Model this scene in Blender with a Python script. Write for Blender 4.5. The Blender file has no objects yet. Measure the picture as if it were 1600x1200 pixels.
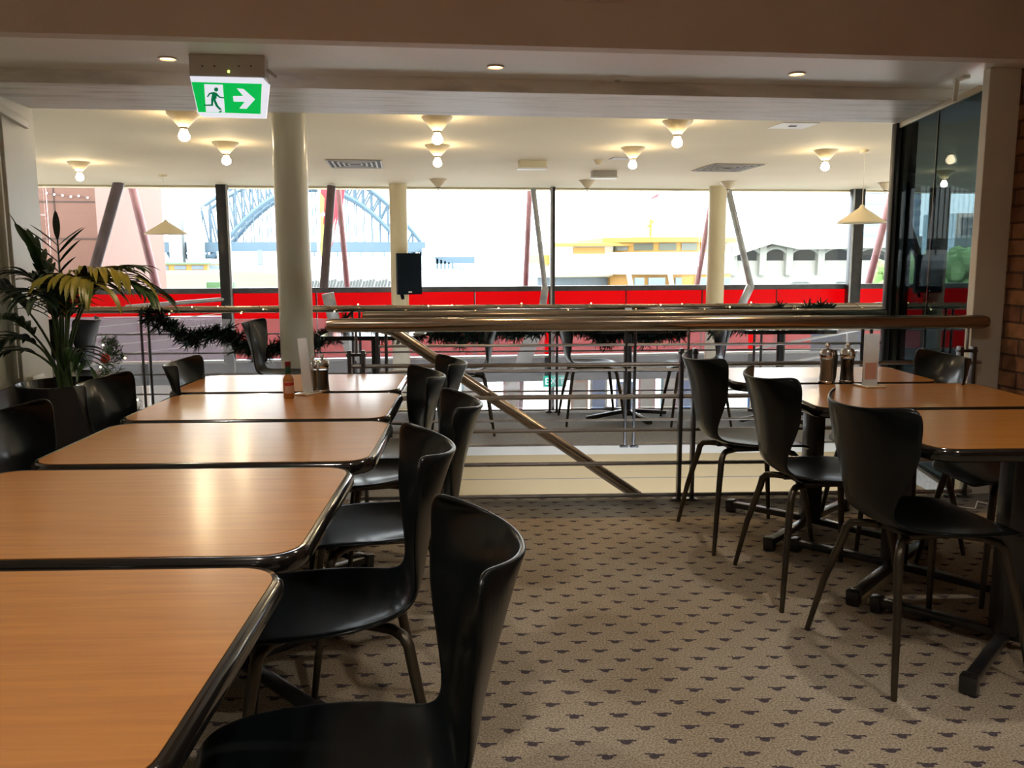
import bpy, bmesh, math, random
from mathutils import Vector, Matrix
random.seed(7)
scn = bpy.context.scene
COL = scn.collection
PI = math.pi
R = math.radians

# ------------------------------------------------------------------ camera
EYE, FPX = 1.28, 1350.0
PITCH, ROLL, YAW, TILT = R(8.19), R(0.18), R(6.97), R(5.05)   # TILT: floor furniture frame against the building
def _m():
    A = Matrix(((math.cos(YAW), -math.sin(YAW), 0), (math.sin(YAW), math.cos(YAW), 0), (0, 0, 1)))
    B = Matrix(((1, 0, 0), (0, math.cos(PITCH), -math.sin(PITCH)), (0, math.sin(PITCH), math.cos(PITCH))))
    C = Matrix(((math.cos(ROLL), 0, -math.sin(ROLL)), (0, 1, 0), (math.sin(ROLL), 0, math.cos(ROLL))))
    return C @ B @ A
MC = _m()      # rows: right, forward, up
cam_data = bpy.data.cameras.new('camera')
cam_data.sensor_width = 36.0
cam_data.lens = FPX / 1600 * 36
cam_data.clip_end = 6000
cam_data.clip_start = 0.05
cam = bpy.data.objects.new('camera', cam_data)
COL.objects.link(cam)
rt, fw, up = MC[0], MC[1], MC[2]
cam.matrix_world = Matrix(((rt[0], up[0], -fw[0], 0), (rt[1], up[1], -fw[1], 0), (rt[2], up[2], -fw[2], EYE), (0, 0, 0, 1)))
scn.camera = cam

# ------------------------------------------------------------------ world, sun, exposure
scn.view_settings.view_transform = 'Standard'
scn.view_settings.look = 'None'
scn.view_settings.exposure = 0.38
scn.view_settings.gamma = 1.0
scn.view_settings.use_curve_mapping = False
world = bpy.data.worlds.new('sky')
scn.world = world
world.use_nodes = True
wn = world.node_tree
bg = wn.nodes['Background']
SKY = 6.5
bg.inputs['Color'].default_value = (0.93, 0.97, 1.0, 1)
bg.inputs['Strength'].default_value = SKY
sun_d = bpy.data.lights.new('sun', 'SUN')
sun_d.energy = 3.0; sun_d.angle = R(25); sun_d.color = (1, .97, .92)
sun = bpy.data.objects.new('sun', sun_d); COL.objects.link(sun)
sun.rotation_euler = (R(48), 0, R(160))
scn.cycles.max_bounces = 9
scn.cycles.diffuse_bounces = 5
scn.cycles.glossy_bounces = 4
scn.cycles.transparent_max_bounces = 24
scn.cycles.sample_clamp_indirect = 6
scn.cycles.caustics_reflective = False
scn.cycles.caustics_refractive = False
scn.cycles.use_denoising = True

# ------------------------------------------------------------------ frames
def U(u, v, z=0.0):
    return Vector((u*math.cos(TILT) + v*math.sin(TILT), -u*math.sin(TILT) + v*math.cos(TILT), z))
def ray(px, py):
    c = Vector(((px-800)/FPX, 1.0, -(py-600)/FPX))
    return MC.transposed() @ c
def atY(px, py, Y):
    d = ray(px, py); k = Y/d.y
    return Vector((d.x*k, Y, EYE + d.z*k))
def atZ(px, py, z):
    d = ray(px, py); k = (z-EYE)/d.z
    return Vector((d.x*k, d.y*k, z))
def atV(px, py, v):
    n = Vector((math.sin(TILT), math.cos(TILT), 0)); d = ray(px, py); k = v/n.dot(d)
    return Vector((d.x*k, d.y*k, EYE + d.z*k))

# ------------------------------------------------------------------ materials
M = {}
def mat(name, col, rough=.5, metal=0.0, coat=0.0, coat_rough=.1, emit=None, estr=0.0, spec=.5, sheen=0):
    m = bpy.data.materials.new(name); m.use_nodes = True
    b = m.node_tree.nodes['Principled BSDF']
    b.inputs['Base Color'].default_value = (*col, 1)
    b.inputs['Roughness'].default_value = rough
    b.inputs['Metallic'].default_value = metal
    b.inputs['Coat Weight'].default_value = coat
    b.inputs['Coat Roughness'].default_value = coat_rough
    b.inputs['Specular IOR Level'].default_value = spec
    if emit:
        b.inputs['Emission Color'].default_value = (*emit, 1)
        b.inputs['Emission Strength'].default_value = estr
    M[name] = m
    return m
def nd(m, t, **kw):
    n = m.node_tree.nodes.new(t)
    for k, v in kw.items(): setattr(n, k, v)
    return n
def lk(m, a, b): m.node_tree.links.new(a, b)
def bsdf(m): return m.node_tree.nodes['Principled BSDF']
def math_(m, op, a, b=None, clamp=False):
    n = nd(m, 'ShaderNodeMath', operation=op); n.use_clamp = clamp
    for i, x in enumerate((a, b)):
        if x is None: continue
        if isinstance(x, (int, float)): n.inputs[i].default_value = x
        else: lk(m, x, n.inputs[i])
    return n.outputs[0]
def mottled(name, c1, c2, scale=4, rough=.6, detail=4, bump=0.0, stretch=(1, 1, 1), metal=0, coat=0, lo=.35, hi=.65, bscale=None, coat_rough=.1, spec=.5):
    m = mat(name, c1, rough, metal, coat, coat_rough, spec=spec)
    tc = nd(m, 'ShaderNodeTexCoord'); mp = nd(m, 'ShaderNodeMapping'); mp.inputs['Scale'].default_value = stretch
    lk(m, tc.outputs['Object'], mp.inputs[0])
    nz = nd(m, 'ShaderNodeTexNoise'); nz.inputs['Scale'].default_value = scale; nz.inputs['Detail'].default_value = detail
    lk(m, mp.outputs[0], nz.inputs['Vector'])
    cr = nd(m, 'ShaderNodeValToRGB'); cr.color_ramp.elements[0].position = lo; cr.color_ramp.elements[1].position = hi
    cr.color_ramp.elements[0].color = (*c1, 1); cr.color_ramp.elements[1].color = (*c2, 1)
    lk(m, nz.outputs['Fac'], cr.inputs[0]); lk(m, cr.outputs[0], bsdf(m).inputs['Base Color'])
    if bump:
        n2 = nd(m, 'ShaderNodeTexNoise'); n2.inputs['Scale'].default_value = bscale or scale*6; n2.inputs['Detail'].default_value = 3
        lk(m, mp.outputs[0], n2.inputs['Vector'])
        bp = nd(m, 'ShaderNodeBump'); bp.inputs['Strength'].default_value = bump; bp.inputs['Distance'].default_value = .01
        lk(m, n2.outputs['Fac'], bp.inputs['Height']); lk(m, bp.outputs[0], bsdf(m).inputs['Normal'])
    return m

mottled('wall_paint', (.72, .71, .62), (.78, .76, .67), 1.5, .45, bump=.1)
mottled('pilaster_paint', (.74, .73, .66), (.80, .78, .71), 1.5, .4, bump=.1)
mottled('ceiling_cream', (.80, .70, .50), (.84, .74, .54), .8, .75, bump=.05)
mottled('bulkhead_paint', (.66, .56, .50), (.71, .61, .55), 2, .6, bump=.08)
mottled('soffit_paint', (.84, .83, .81), (.90, .89, .87), 1.2, .4, bump=.08)
mottled('concrete', (.66, .66, .64), (.90, .90, .87), 7, .42, 12, bump=.25, stretch=(.3, 2.2, 1), lo=.36, hi=.50, bscale=30)
mottled('column_paint', (.62, .58, .47), (.68, .64, .53), 1.2, .28, stretch=(6, 6, .3), coat=.3)
mottled('column_cream', (.70, .60, .38), (.75, .66, .44), 1.2, .35)
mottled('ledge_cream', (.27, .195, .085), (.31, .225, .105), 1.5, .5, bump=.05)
mottled('ledge_nosing', (.40, .385, .35), (.46, .44, .40), 3, .4)
mottled('dark_wainscot', (.09, .075, .065), (.13, .11, .09), 5, .35)
mottled('platform_carpet_glare', (.30, .31, .32), (.38, .385, .39), 40, .7)  # grey lightened to carry the window glare on this carpet
mottled('lower_carpet', (.24, .24, .24), (.30, .30, .30), 30, .9)
mat('white_plastic', (.78, .77, .72), .4)
mat('white_rim', (.85, .85, .82), .4)
mat('black_frame', (.014, .014, .018), .35)
mottled('black_post', (.02, .02, .022), (.03, .03, .035), 8, .3, metal=.3)
mottled('sill_black', (.05, .05, .055), (.09, .09, .10), 6, .4)
mottled('spandrel', (.06, .065, .09), (.11, .115, .14), 3, .5, stretch=(1, 1, 6))
mottled('strut_dark', (.09, .065, .07), (.13, .09, .10), 5, .35, metal=.2)
mottled('strut_pink', (.26, .115, .13), (.32, .16, .17), 5, .5)
mottled('steel_grey', (.30, .31, .33), (.42, .43, .44), 7, .35, metal=.6)
mottled('steel_brown', (.40, .33, .26), (.52, .44, .36), 5, .24, metal=1, stretch=(.2, 8, 8))
mottled('steel_bar', (.36, .35, .36), (.46, .45, .46), 9, .28, metal=1)
mottled('post_steel', (.10, .10, .11), (.15, .15, .16), 9, .3, metal=.9)
mottled('chair_black', (.002, .0035, .004), (.004, .006, .007), 6, .4, bump=.05, stretch=(1, 6, 1), coat=.42, coat_rough=.15, spec=.08)
mottled('leg_bronze', (.055, .045, .035), (.085, .07, .05), 10, .35, metal=.7)
mottled('table_iron', (.010, .010, .012), (.018, .018, .02), 10, .28, coat=.3)
mat('edge_black', (.012, .010, .009), .14, coat=.5, coat_rough=.05)
mottled('pot_black', (.008, .009, .016), (.014, .016, .026), 4, .2, coat=.4)
mottled('soil', (.03, .02, .012), (.08, .05, .03), 60, .95, bump=.8)
mottled('leaf_green', (.018, .055, .018), (.05, .12, .03), 8, .32)
mottled('leaf_dark', (.010, .026, .018), (.03, .06, .035), 8, .35)
mottled('leaf_gold', (.30, .24, .025), (.12, .15, .02), 6, .4)
mottled('stem_green', (.05, .10, .03), (.10, .16, .05), 6, .4)
mottled('garland_green', (.006, .022, .018), (.014, .045, .03), 30, .6)
mat('speaker_black', (.006, .008, .012), .8, spec=.1)
mottled('speaker_grille', (.006, .010, .016), (.010, .015, .022), 200, .9, spec=.1)
mat('shade_cream', (.80, .70, .50), .4)
mat('cone_cream', (.72, .60, .40), .4)
mat('cone_dark', (.20, .15, .09), .5)
mat('cord_white', (.7, .68, .6), .5)
mat('bulb_lit', (1, .9, .7), .3, emit=(1, .78, .48), estr=75)
mat('bulb_off', (.85, .83, .76), .15)
mat('downlight_lit', (1, .8, .5), .3, emit=(1, .50, .17), estr=7)
mat('downlight_ring', (.62, .56, .48), .25, metal=.8)
mat('fairy_lit', (1, .8, .4), .3, emit=(1, .72, .35), estr=9)
mat('sign_green', (0.0, .36, .06), .4, emit=(0.0, .62, .10), estr=.55)
mat('sign_dark_green', (0.0, .17, .07), .4, emit=(0, .30, .10), estr=.35)
mat('sign_white', (.85, .86, .92), .4, emit=(.85, .88, 1), estr=.62)
mat('sign_body', (.50, .46, .42), .5)
mat('led_green', (.5, .9, .1), .4, emit=(.6, 1, .1), estr=5)
mat('exit_teal', (.0, .35, .27), .4, emit=(.02, .6, .45), estr=.45)
mat('chrome', (.75, .75, .76), .12, metal=1)
mat('card_print', (.55, .33, .27), .5)
mat('sauce_red', (.16, .012, .012), .35)
mat('sauce_green', (.01, .05, .025), .3)
mat('sauce_amber', (.42, .16, .03), .15, coat=.8)
mat('sauce_label', (.62, .42, .30), .6)
mat('label_red', (.5, .04, .03), .6)
mat('salt_white', (.80, .72, .55), .4, coat=.8)
mat('pepper_black', (.015, .012, .010), .4, coat=.8)
mat('acrylic_base', (.70, .62, .48), .15, coat=.5)
mottled('pink_stone', (.125, .052, .034), (.145, .064, .044), 40, .55)
mottled('pink_stone_hazed', (.30, .215, .21), (.33, .24, .235), 30, .6)  # paler copy of the stone, haze and light put into its colour
mat('stone_joint', (.045, .025, .02), .8)
mottled('bridge_steel_haze', (.085, .135, .18), (.105, .155, .20), .01, .7)  # blue of the distant haze is mixed into the steel colour
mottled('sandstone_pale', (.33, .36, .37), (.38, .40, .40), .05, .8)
mottled('quay', (.50, .49, .46), (.58, .57, .54), .3, .8)
mottled('water', (.16, .22, .25), (.20, .27, .29), .2, .25)
mat('ferry_yellow', (.36, .20, .03), .5)
mat('ferry_cream', (.52, .50, .42), .5)
mat('ferry_ochre', (.36, .19, .035), .5)
mat('ferry_window', (.11, .125, .10), .15)
mat('ferry_blue', (.12, .16, .20), .4)
mat('wharf_roof', (.25, .245, .215), .6)
mat('wharf_wall', (.30, .29, .255), .7)
mat('wharf_dark', (.085, .095, .095), .4)
mat('tower_white', (.30, .32, .34), .6)
mat('tower_band', (.17, .21, .26), .5)
mat('awning_beige', (.24, .215, .16), .7)
mat('train_roof', (.23, .24, .23), .5)
mat('boat_green', (.10, .22, .10), .6)
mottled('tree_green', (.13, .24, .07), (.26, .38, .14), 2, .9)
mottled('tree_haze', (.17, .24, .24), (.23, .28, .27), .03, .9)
mat('tan_building', (.62, .48, .38), .8)
mat('blue_building', (.60, .70, .76), .6)
mat('banner_red', (.40, .03, .05), .6)
mat('banner_yellow', (.4, .4, .1), .6)
mat('flag_red', (.5, .06, .08), .6)
mat('person_pale', (.4, .33, .3), .8)
mat('trim_cream', (.66, .60, .44), .5)
mat('vent_dark', (.03, .03, .028), .7)
mat('hatch_grey', (.42, .38, .33), .5)
mat('poster_teal', (.05, .32, .36), .6)
mat('poster_blue', (.06, .17, .45), .6)
mat('poster_orange', (.5, .22, .06), .6)
mat('poster_cream', (.5, .48, .38), .6)
mat('poster_pink', (.5, .2, .2), .6)
mat('bauble_red', (.5, .03, .02), .2)
mat('wire_white', (.7, .7, .7), .5)

# wood veneer
def wood():
    m = mat('wood_veneer', (.6, .3, .1), .42, coat=1.0, coat_rough=.21)
    bsdf(m).inputs['Coat IOR'].default_value = 1.85
    tc = nd(m, 'ShaderNodeTexCoord'); mp = nd(m, 'ShaderNodeMapping'); mp.inputs['Scale'].default_value = (1.2, 22, 3)
    lk(m, tc.outputs['Object'], mp.inputs[0])
    n1 = nd(m, 'ShaderNodeTexNoise'); n1.inputs['Scale'].default_value = 3.0; n1.inputs['Detail'].default_value = 7; n1.inputs['Distortion'].default_value = .6
    lk(m, mp.outputs[0], n1.inputs['Vector'])
    cr = nd(m, 'ShaderNodeValToRGB'); e = cr.color_ramp.elements
    e[0].position = .25; e[0].color = (.43, .148, .014, 1); e[1].position = .75; e[1].color = (.58, .225, .026, 1)
    lk(m, n1.outputs['Fac'], cr.inputs[0]); lk(m, cr.outputs[0], bsdf(m).inputs['Base Color'])
wood()

# carpet with staggered small dark motifs, laid in the furniture frame
def carpet():
    m = mat('carpet', (.3, .25, .2), .95, spec=.1)
    g = nd(m, 'ShaderNodeNewGeometry'); mp = nd(m, 'ShaderNodeMapping'); mp.inputs['Rotation'].default_value = (0, 0, TILT)
    lk(m, g.outputs['Position'], mp.inputs[0])
    nz = nd(m, 'ShaderNodeTexNoise'); nz.inputs['Scale'].default_value = 60; nz.inputs['Detail'].default_value = 1
    lk(m, mp.outputs[0], nz.inputs['Vector'])
    sp = nd(m, 'ShaderNodeSeparateXYZ'); lk(m, mp.outputs[0], sp.inputs[0])
    sn = nd(m, 'ShaderNodeSeparateColor'); lk(m, nz.outputs['Color'], sn.inputs[0])
    x = math_(m, 'ADD', sp.outputs[0], math_(m, 'MULTIPLY', math_(m, 'SUBTRACT', sn.outputs[0], .5), .012))
    y = math_(m, 'ADD', sp.outputs[1], math_(m, 'MULTIPLY', math_(m, 'SUBTRACT', sn.outputs[1], .5), .012))
    DX, DY = .125, .068
    ry = math_(m, 'DIVIDE', y, DY); row = math_(m, 'FLOOR', ry)
    fy = math_(m, 'MULTIPLY', math_(m, 'SUBTRACT', math_(m, 'SUBTRACT', ry, row), .5), DY)
    odd = math_(m, 'MULTIPLY', math_(m, 'MODULO', math_(m, 'ADD', row, 1000), 2), .5)
    rx = math_(m, 'ADD', math_(m, 'DIVIDE', x, DX), odd)
    fx = math_(m, 'MULTIPLY', math_(m, 'SUBTRACT', math_(m, 'SUBTRACT', rx, math_(m, 'FLOOR', rx)), .5), DX)
    ell = math_(m, 'ADD', math_(m, 'POWER', math_(m, 'ABSOLUTE', math_(m, 'DIVIDE', fx, .0145)), 2),
                math_(m, 'POWER', math_(m, 'ABSOLUTE', math_(m, 'DIVIDE', fy, .0115)), 2))
    body = math_(m, 'LESS_THAN', ell, 1)
    tail = math_(m, 'MULTIPLY', math_(m, 'LESS_THAN', math_(m, 'ABSOLUTE', math_(m, 'SUBTRACT', fx, .012)), .017),
                 math_(m, 'LESS_THAN', math_(m, 'ABSOLUTE', math_(m, 'SUBTRACT', fy, .006)), .0042))
    tail2 = math_(m, 'MULTIPLY', math_(m, 'LESS_THAN', math_(m, 'ABSOLUTE', math_(m, 'ADD', fx, .016)), .008),
                 math_(m, 'LESS_THAN', math_(m, 'ABSOLUTE', math_(m, 'SUBTRACT', fy, .010)), .0035))
    mk = math_(m, 'MAXIMUM', math_(m, 'MAXIMUM', body, tail), tail2)
    # speckle of the pile
    n2 = nd(m, 'ShaderNodeTexNoise'); n2.inputs['Scale'].default_value = 170; n2.inputs['Detail'].default_value = 4
    lk(m, mp.outputs[0], n2.inputs['Vector'])
    cr = nd(m, 'ShaderNodeValToRGB'); e = cr.color_ramp.elements
    e[0].position = .36; e[0].color = (.23, .195, .15, 1); e[1].position = .64; e[1].color = (.50, .44, .36, 1)
    lk(m, n2.outputs['Fac'], cr.inputs[0])
    n3 = nd(m, 'ShaderNodeTexNoise'); n3.inputs['Scale'].default_value = 1.3; n3.inputs['Detail'].default_value = 3
    lk(m, mp.outputs[0], n3.inputs['Vector'])
    cr3 = nd(m, 'ShaderNodeValToRGB'); e = cr3.color_ramp.elements
    e[0].position = .35; e[0].color = (.80, .74, .66, 1); e[1].position = .65; e[1].color = (1, 1, 1, 1)
    lk(m, n3.outputs['Fac'], cr3.inputs[0])
    mx0 = nd(m, 'ShaderNodeMix', data_type='RGBA', blend_type='MULTIPLY'); mx0.inputs[0].default_value = 1
    lk(m, cr.outputs[0], mx0.inputs[6]); lk(m, cr3.outputs[0], mx0.inputs[7])
    # greyer, bluer tone beyond a straight line near the balustrade
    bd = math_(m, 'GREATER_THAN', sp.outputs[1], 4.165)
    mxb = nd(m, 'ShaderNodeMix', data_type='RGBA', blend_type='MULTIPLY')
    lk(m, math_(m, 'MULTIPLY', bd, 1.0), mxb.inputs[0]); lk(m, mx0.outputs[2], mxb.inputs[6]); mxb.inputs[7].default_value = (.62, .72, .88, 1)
    mx = nd(m, 'ShaderNodeMix', data_type='RGBA')
    lk(m, math_(m, 'MULTIPLY', mk, .86), mx.inputs[0]); lk(m, mxb.outputs[2], mx.inputs[6]); mx.inputs[7].default_value = (.030, .022, .045, 1)
    lk(m, mx.outputs[2], bsdf(m).inputs['Base Color'])
    bp = nd(m, 'ShaderNodeBump'); bp.inputs['Strength'].default_value = .7; bp.inputs['Distance'].default_value = .004
    lk(m, n2.outputs['Fac'], bp.inputs['Height']); lk(m, bp.outputs[0], bsdf(m).inputs['Normal'])
carpet()

def brick():
    m = mat('brick', (.2, .08, .04), .8)
    g = nd(m, 'ShaderNodeNewGeometry'); sp = nd(m, 'ShaderNodeSeparateXYZ'); lk(m, g.outputs['Position'], sp.inputs[0])
    cb = nd(m, 'ShaderNodeCombineXYZ'); lk(m, math_(m, 'ADD', sp.outputs[1], sp.outputs[0]), cb.inputs[0]); lk(m, sp.outputs[2], cb.inputs[1])
    bt = nd(m, 'ShaderNodeTexBrick'); bt.inputs['Scale'].default_value = 1
    bt.inputs['Brick Width'].default_value = .235; bt.inputs['Row Height'].default_value = .086; bt.inputs['Mortar Size'].default_value = .007
    bt.inputs['Color1'].default_value = (.36, .17, .08, 1); bt.inputs['Color2'].default_value = (.17, .065, .045, 1)
    bt.inputs['Mortar'].default_value = (.10, .055, .035, 1); bt.inputs['Bias'].default_value = -.2; bt.inputs['Mortar Smooth'].default_value = .4
    lk(m, cb.outputs[0], bt.inputs['Vector'])
    nz = nd(m, 'ShaderNodeTexNoise'); nz.inputs['Scale'].default_value = 14; nz.inputs['Detail'].default_value = 8
    lk(m, g.outputs['Position'], nz.inputs['Vector'])
    mx = nd(m, 'ShaderNodeMix', data_type='RGBA', blend_type='OVERLAY'); mx.inputs[0].default_value = .8
    lk(m, bt.outputs['Color'], mx.inputs[6]); lk(m, nz.outputs['Fac'], mx.inputs[7]); lk(m, mx.outputs[2], bsdf(m).inputs['Base Color'])
    bp = nd(m, 'ShaderNodeBump'); bp.inputs['Strength'].default_value = .9; bp.inputs['Distance'].default_value = .02
    lk(m, math_(m, 'SUBTRACT', nz.outputs['Fac'], bt.outputs['Fac']), bp.inputs['Height']); lk(m, bp.outputs[0], bsdf(m).inputs['Normal'])
brick()

def glass(name, tint, refl=1.0, rough=.0, body=None, bodyfac=0.0, ior=1.5):
    m = bpy.data.materials.new(name); m.use_nodes = True; nt = m.node_tree; nt.nodes.clear()
    out = nt.nodes.new('ShaderNodeOutputMaterial'); tr = nt.nodes.new('ShaderNodeBsdfTransparent'); gl = nt.nodes.new('ShaderNodeBsdfGlossy')
    tr.inputs[0].default_value = (*tint, 1); gl.inputs['Roughness'].default_value = rough
    fr = nt.nodes.new('ShaderNodeFresnel'); fr.inputs[0].default_value = ior
    mu = nt.nodes.new('ShaderNodeMath'); mu.operation = 'MULTIPLY'; mu.inputs[1].default_value = refl
    nt.links.new(fr.outputs[0], mu.inputs[0])
    mx = nt.nodes.new('ShaderNodeMixShader'); nt.links.new(mu.outputs[0], mx.inputs[0]); nt.links.new(tr.outputs[0], mx.inputs[1]); nt.links.new(gl.outputs[0], mx.inputs[2])
    last = mx
    if body:
        df = nt.nodes.new('ShaderNodeBsdfTranslucent'); df.inputs[0].default_value = (*body, 1)
        m2 = nt.nodes.new('ShaderNodeMixShader'); m2.inputs[0].default_value = bodyfac
        nt.links.new(mx.outputs[0], m2.inputs[1]); nt.links.new(df.outputs[0], m2.inputs[2]); last = m2
    nt.links.new(last.outputs[0], out.inputs[0]); M[name] = m
glass('window_glass', (.97, .985, .98), .8)
glass('tinted_glass', (.26, .31, .325), .05)
glass('rail_glass_haze', (.84, .86, .88), .8, 0.02, (.80, .82, .88), .16)  # milky translucent body stands in for hazy reflections on the glass
glass('clear_plastic', (.86, .88, .88), 2.5, .05, (.7, .7, .7), .06)
def translucent(name, col, fac=.5, rough=.5):
    m = bpy.data.materials.new(name); m.use_nodes = True; nt = m.node_tree
    b = nt.nodes['Principled BSDF']; b.inputs['Base Color'].default_value = (*col, 1); b.inputs['Roughness'].default_value = rough
    t = nt.nodes.new('ShaderNodeBsdfTranslucent'); t.inputs[0].default_value = (*col, 1)
    mx = nt.nodes.new('ShaderNodeMixShader'); mx.inputs[0].default_value = fac
    nt.links.new(b.outputs[0], mx.inputs[1]); nt.links.new(t.outputs[0], mx.inputs[2])
    nt.links.new(mx.outputs[0], nt.nodes['Material Output'].inputs[0]); M[name] = m
translucent('red_panel', (.48, .005, .018), .75)
translucent('blue_panel', (.03, .09, .40), .7)
translucent('lavender_panel', (.34, .27, .31), .7)  # lower glazing, its reflection put into the panel colour
translucent('card_silver', (.84, .90, .95), .5, .35)
translucent('lower_pane', (.75, .80, .84), .8)

# ------------------------------------------------------------------ mesh helpers
class MB:
    def __init__(s): s.bm = bmesh.new()
    def _xf(s, vs, mtx):
        if mtx is not None: bmesh.ops.transform(s.bm, matrix=mtx, verts=vs)
    def box(s, a, b, bev=0.0, mtx=None):
        r = bmesh.ops.create_cube(s.bm, size=1); vs = r['verts']
        for v in vs: v.co = Vector([a[i] + (v.co[i]+.5)*(b[i]-a[i]) for i in range(3)])
        if bev > 0:
            es = list({e for v in vs for e in v.link_edges})
            rr = bmesh.ops.bevel(s.bm, geom=es, offset=bev, segments=2, affect='EDGES', profile=.5)
            vs = list({v for f in rr['faces'] for v in f.verts} | {v for v in vs if v.is_valid})
        s._xf(vs, mtx); return s
    def obox(s, p, q, w, h, upv=Vector((0, 0, 1)), bev=0):   # box along p->q
        p = Vector(p); q = Vector(q); d = (q-p); L = d.length; d.normalize()
        x = d.cross(upv)
        if x.length < 1e-4: x = Vector((1, 0, 0))
        x.normalize(); z = x.cross(d)
        m = Matrix(((x.x, d.x, z.x, p.x), (x.y, d.y, z.y, p.y), (x.z, d.z, z.z, p.z), (0, 0, 0, 1)))
        return s.box((-w/2, 0, -h/2), (w/2, L, h/2), bev, m)
    def tube(s, pts, r, n=10, cap=True, squash=1.0):
        pts = [Vector(p) for p in pts]; rs = r if isinstance(r, (list, tuple)) else [r]*len(pts)
        rings = []; prev = None
        for i, p in enumerate(pts):
            if i == 0: d = pts[1]-p
            elif i == len(pts)-1: d = p-pts[i-1]
            else: d = (pts[i+1]-p).normalized() + (p-pts[i-1]).normalized()
            d.normalize()
            if prev is None:
                a = Vector((0, 0, 1)) if abs(d.z) < .9 else Vector((1, 0, 0))
                x = d.cross(a).normalized()
            else:
                x = (prev - d*prev.dot(d)).normalized()
            prev = x; y = d.cross(x)
            rings.append([s.bm.verts.new(p + (x*math.cos(2*PI*k/n) + y*math.sin(2*PI*k/n)*squash)*rs[i]) for k in range(n)])
        for a, b in zip(rings, rings[1:]):
            for k in range(n): s.bm.faces.new((a[k], a[(k+1) % n], b[(k+1) % n], b[k]))
        if cap:
            s.bm.faces.new(rings[0][::-1]); s.bm.faces.new(rings[-1])
        return s
    def lathe(s, prof, c=(0, 0, 0), n=24, close=True):
        rings = []
        for r, z in prof:
            rings.append([s.bm.verts.new((c[0]+r*math.cos(2*PI*k/n), c[1]+r*math.sin(2*PI*k/n), c[2]+z)) for k in range(n)])
        for a, b in zip(rings, rings[1:]):
            for k in range(n): s.bm.faces.new((a[k], a[(k+1) % n], b[(k+1) % n], b[k]))
        if close:
            s.bm.faces.new(rings[0][::-1]); s.bm.faces.new(rings[-1])
        return s
    def prism(s, poly, z0, z1, mtx=None):
        a = [s.bm.verts.new((p[0], p[1], z0)) for p in poly]; b = [s.bm.verts.new((p[0], p[1], z1)) for p in poly]
        n = len(poly)
        for k in range(n): s.bm.faces.new((a[k], a[(k+1) % n], b[(k+1) % n], b[k]))
        s.bm.faces.new(a[::-1]); s.bm.faces.new(b); s._xf(a+b, mtx); return s
    def quad(s, *p):
        s.bm.faces.new([s.bm.verts.new(q) for q in p]); return s
    def ball(s, c, r, sc=(1, 1, 1), u=14, v=10):
        rr = bmesh.ops.create_uvsphere(s.bm, u_segments=u, v_segments=v, radius=r)
        for w in rr['verts']: w.co = Vector((w.co.x*sc[0]+c[0], w.co.y*sc[1]+c[1], w.co.z*sc[2]+c[2]))
        return s
    def build(s, name, m, parent=None, smooth=True, label=None):
        bmesh.ops.recalc_face_normals(s.bm, faces=s.bm.faces)
        me = bpy.data.meshes.new(name); s.bm.to_mesh(me); s.bm.free()
        me.materials.append(M[m])
        if smooth:
            me.polygons.foreach_set('use_smooth', [True]*len(me.polygons))
            try: me.set_sharp_from_angle(angle=R(38))
            except Exception: pass
        o = bpy.data.objects.new(name, me); COL.objects.link(o)
        if parent: o.parent = parent
        if label: o['label'] = label
        return o
def tag(o, label, cat, group=None, kind=None):
    o['label'] = label; o['category'] = cat
    if group: o['group'] = group
    if kind: o['kind'] = kind
    return o
def thing(name, label, cat, loc=(0, 0, 0), rz=0, group=None):
    o = bpy.data.objects.new(name, None); COL.objects.link(o); o.empty_display_size = .1
    o.location = loc; o.rotation_euler = (0, 0, rz)
    return tag(o, label, cat, group)
def struct(name, mb, m, smooth=False):
    o = mb.build(name, m, smooth=smooth); o['kind'] = 'structure'; return o
def dup(root, loc, rz, label, group=None):
    r = root.copy(); COL.objects.link(r); r.location = loc; r.rotation_euler = (0, 0, rz); r['label'] = label
    if group: r['group'] = group
    for ch in list(root.children):
        c = ch.copy(); COL.objects.link(c); c.parent = r
        for g in list(ch.children):
            d = g.copy(); COL.objects.link(d); d.parent = c
    return r
FR = Matrix.Rotation(-TILT, 4, 'Z')      # furniture frame to world
def ubox(mb, a, b, bev=0): return mb.box(a, b, bev, FR)

# ------------------------------------------------------------------ the setting
f = MB()
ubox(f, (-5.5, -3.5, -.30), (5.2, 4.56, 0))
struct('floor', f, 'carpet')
f = MB()
ubox(f, (-9.5, 4.562, -.30), (-.78, 5.87, 0))
ubox(f, (3.05, 4.562, -.30), (9.5, 5.87, 0))
ubox(f, (-9.5, 5.872, -.30), (9.5, 7.34, 0))
struct('floor_platform', f, 'platform_carpet_glare')
f = MB(); ubox(f, (-9.5, 1.0, -3.3), (11, 15.6, -3.15)); struct('floor_lower', f, 'lower_carpet')
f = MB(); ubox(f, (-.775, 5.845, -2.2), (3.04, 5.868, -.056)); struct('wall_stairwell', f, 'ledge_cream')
f = MB(); ubox(f, (-.775, 5.83, -.055), (3.04, 5.870, .004)); struct('trim_1', f, 'ledge_nosing')
f = MB(); ubox(f, (-.775, 5.842, -.232), (3.04, 5.846, -.228)); struct('trim_2', f, 'dark_wainscot')
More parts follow.
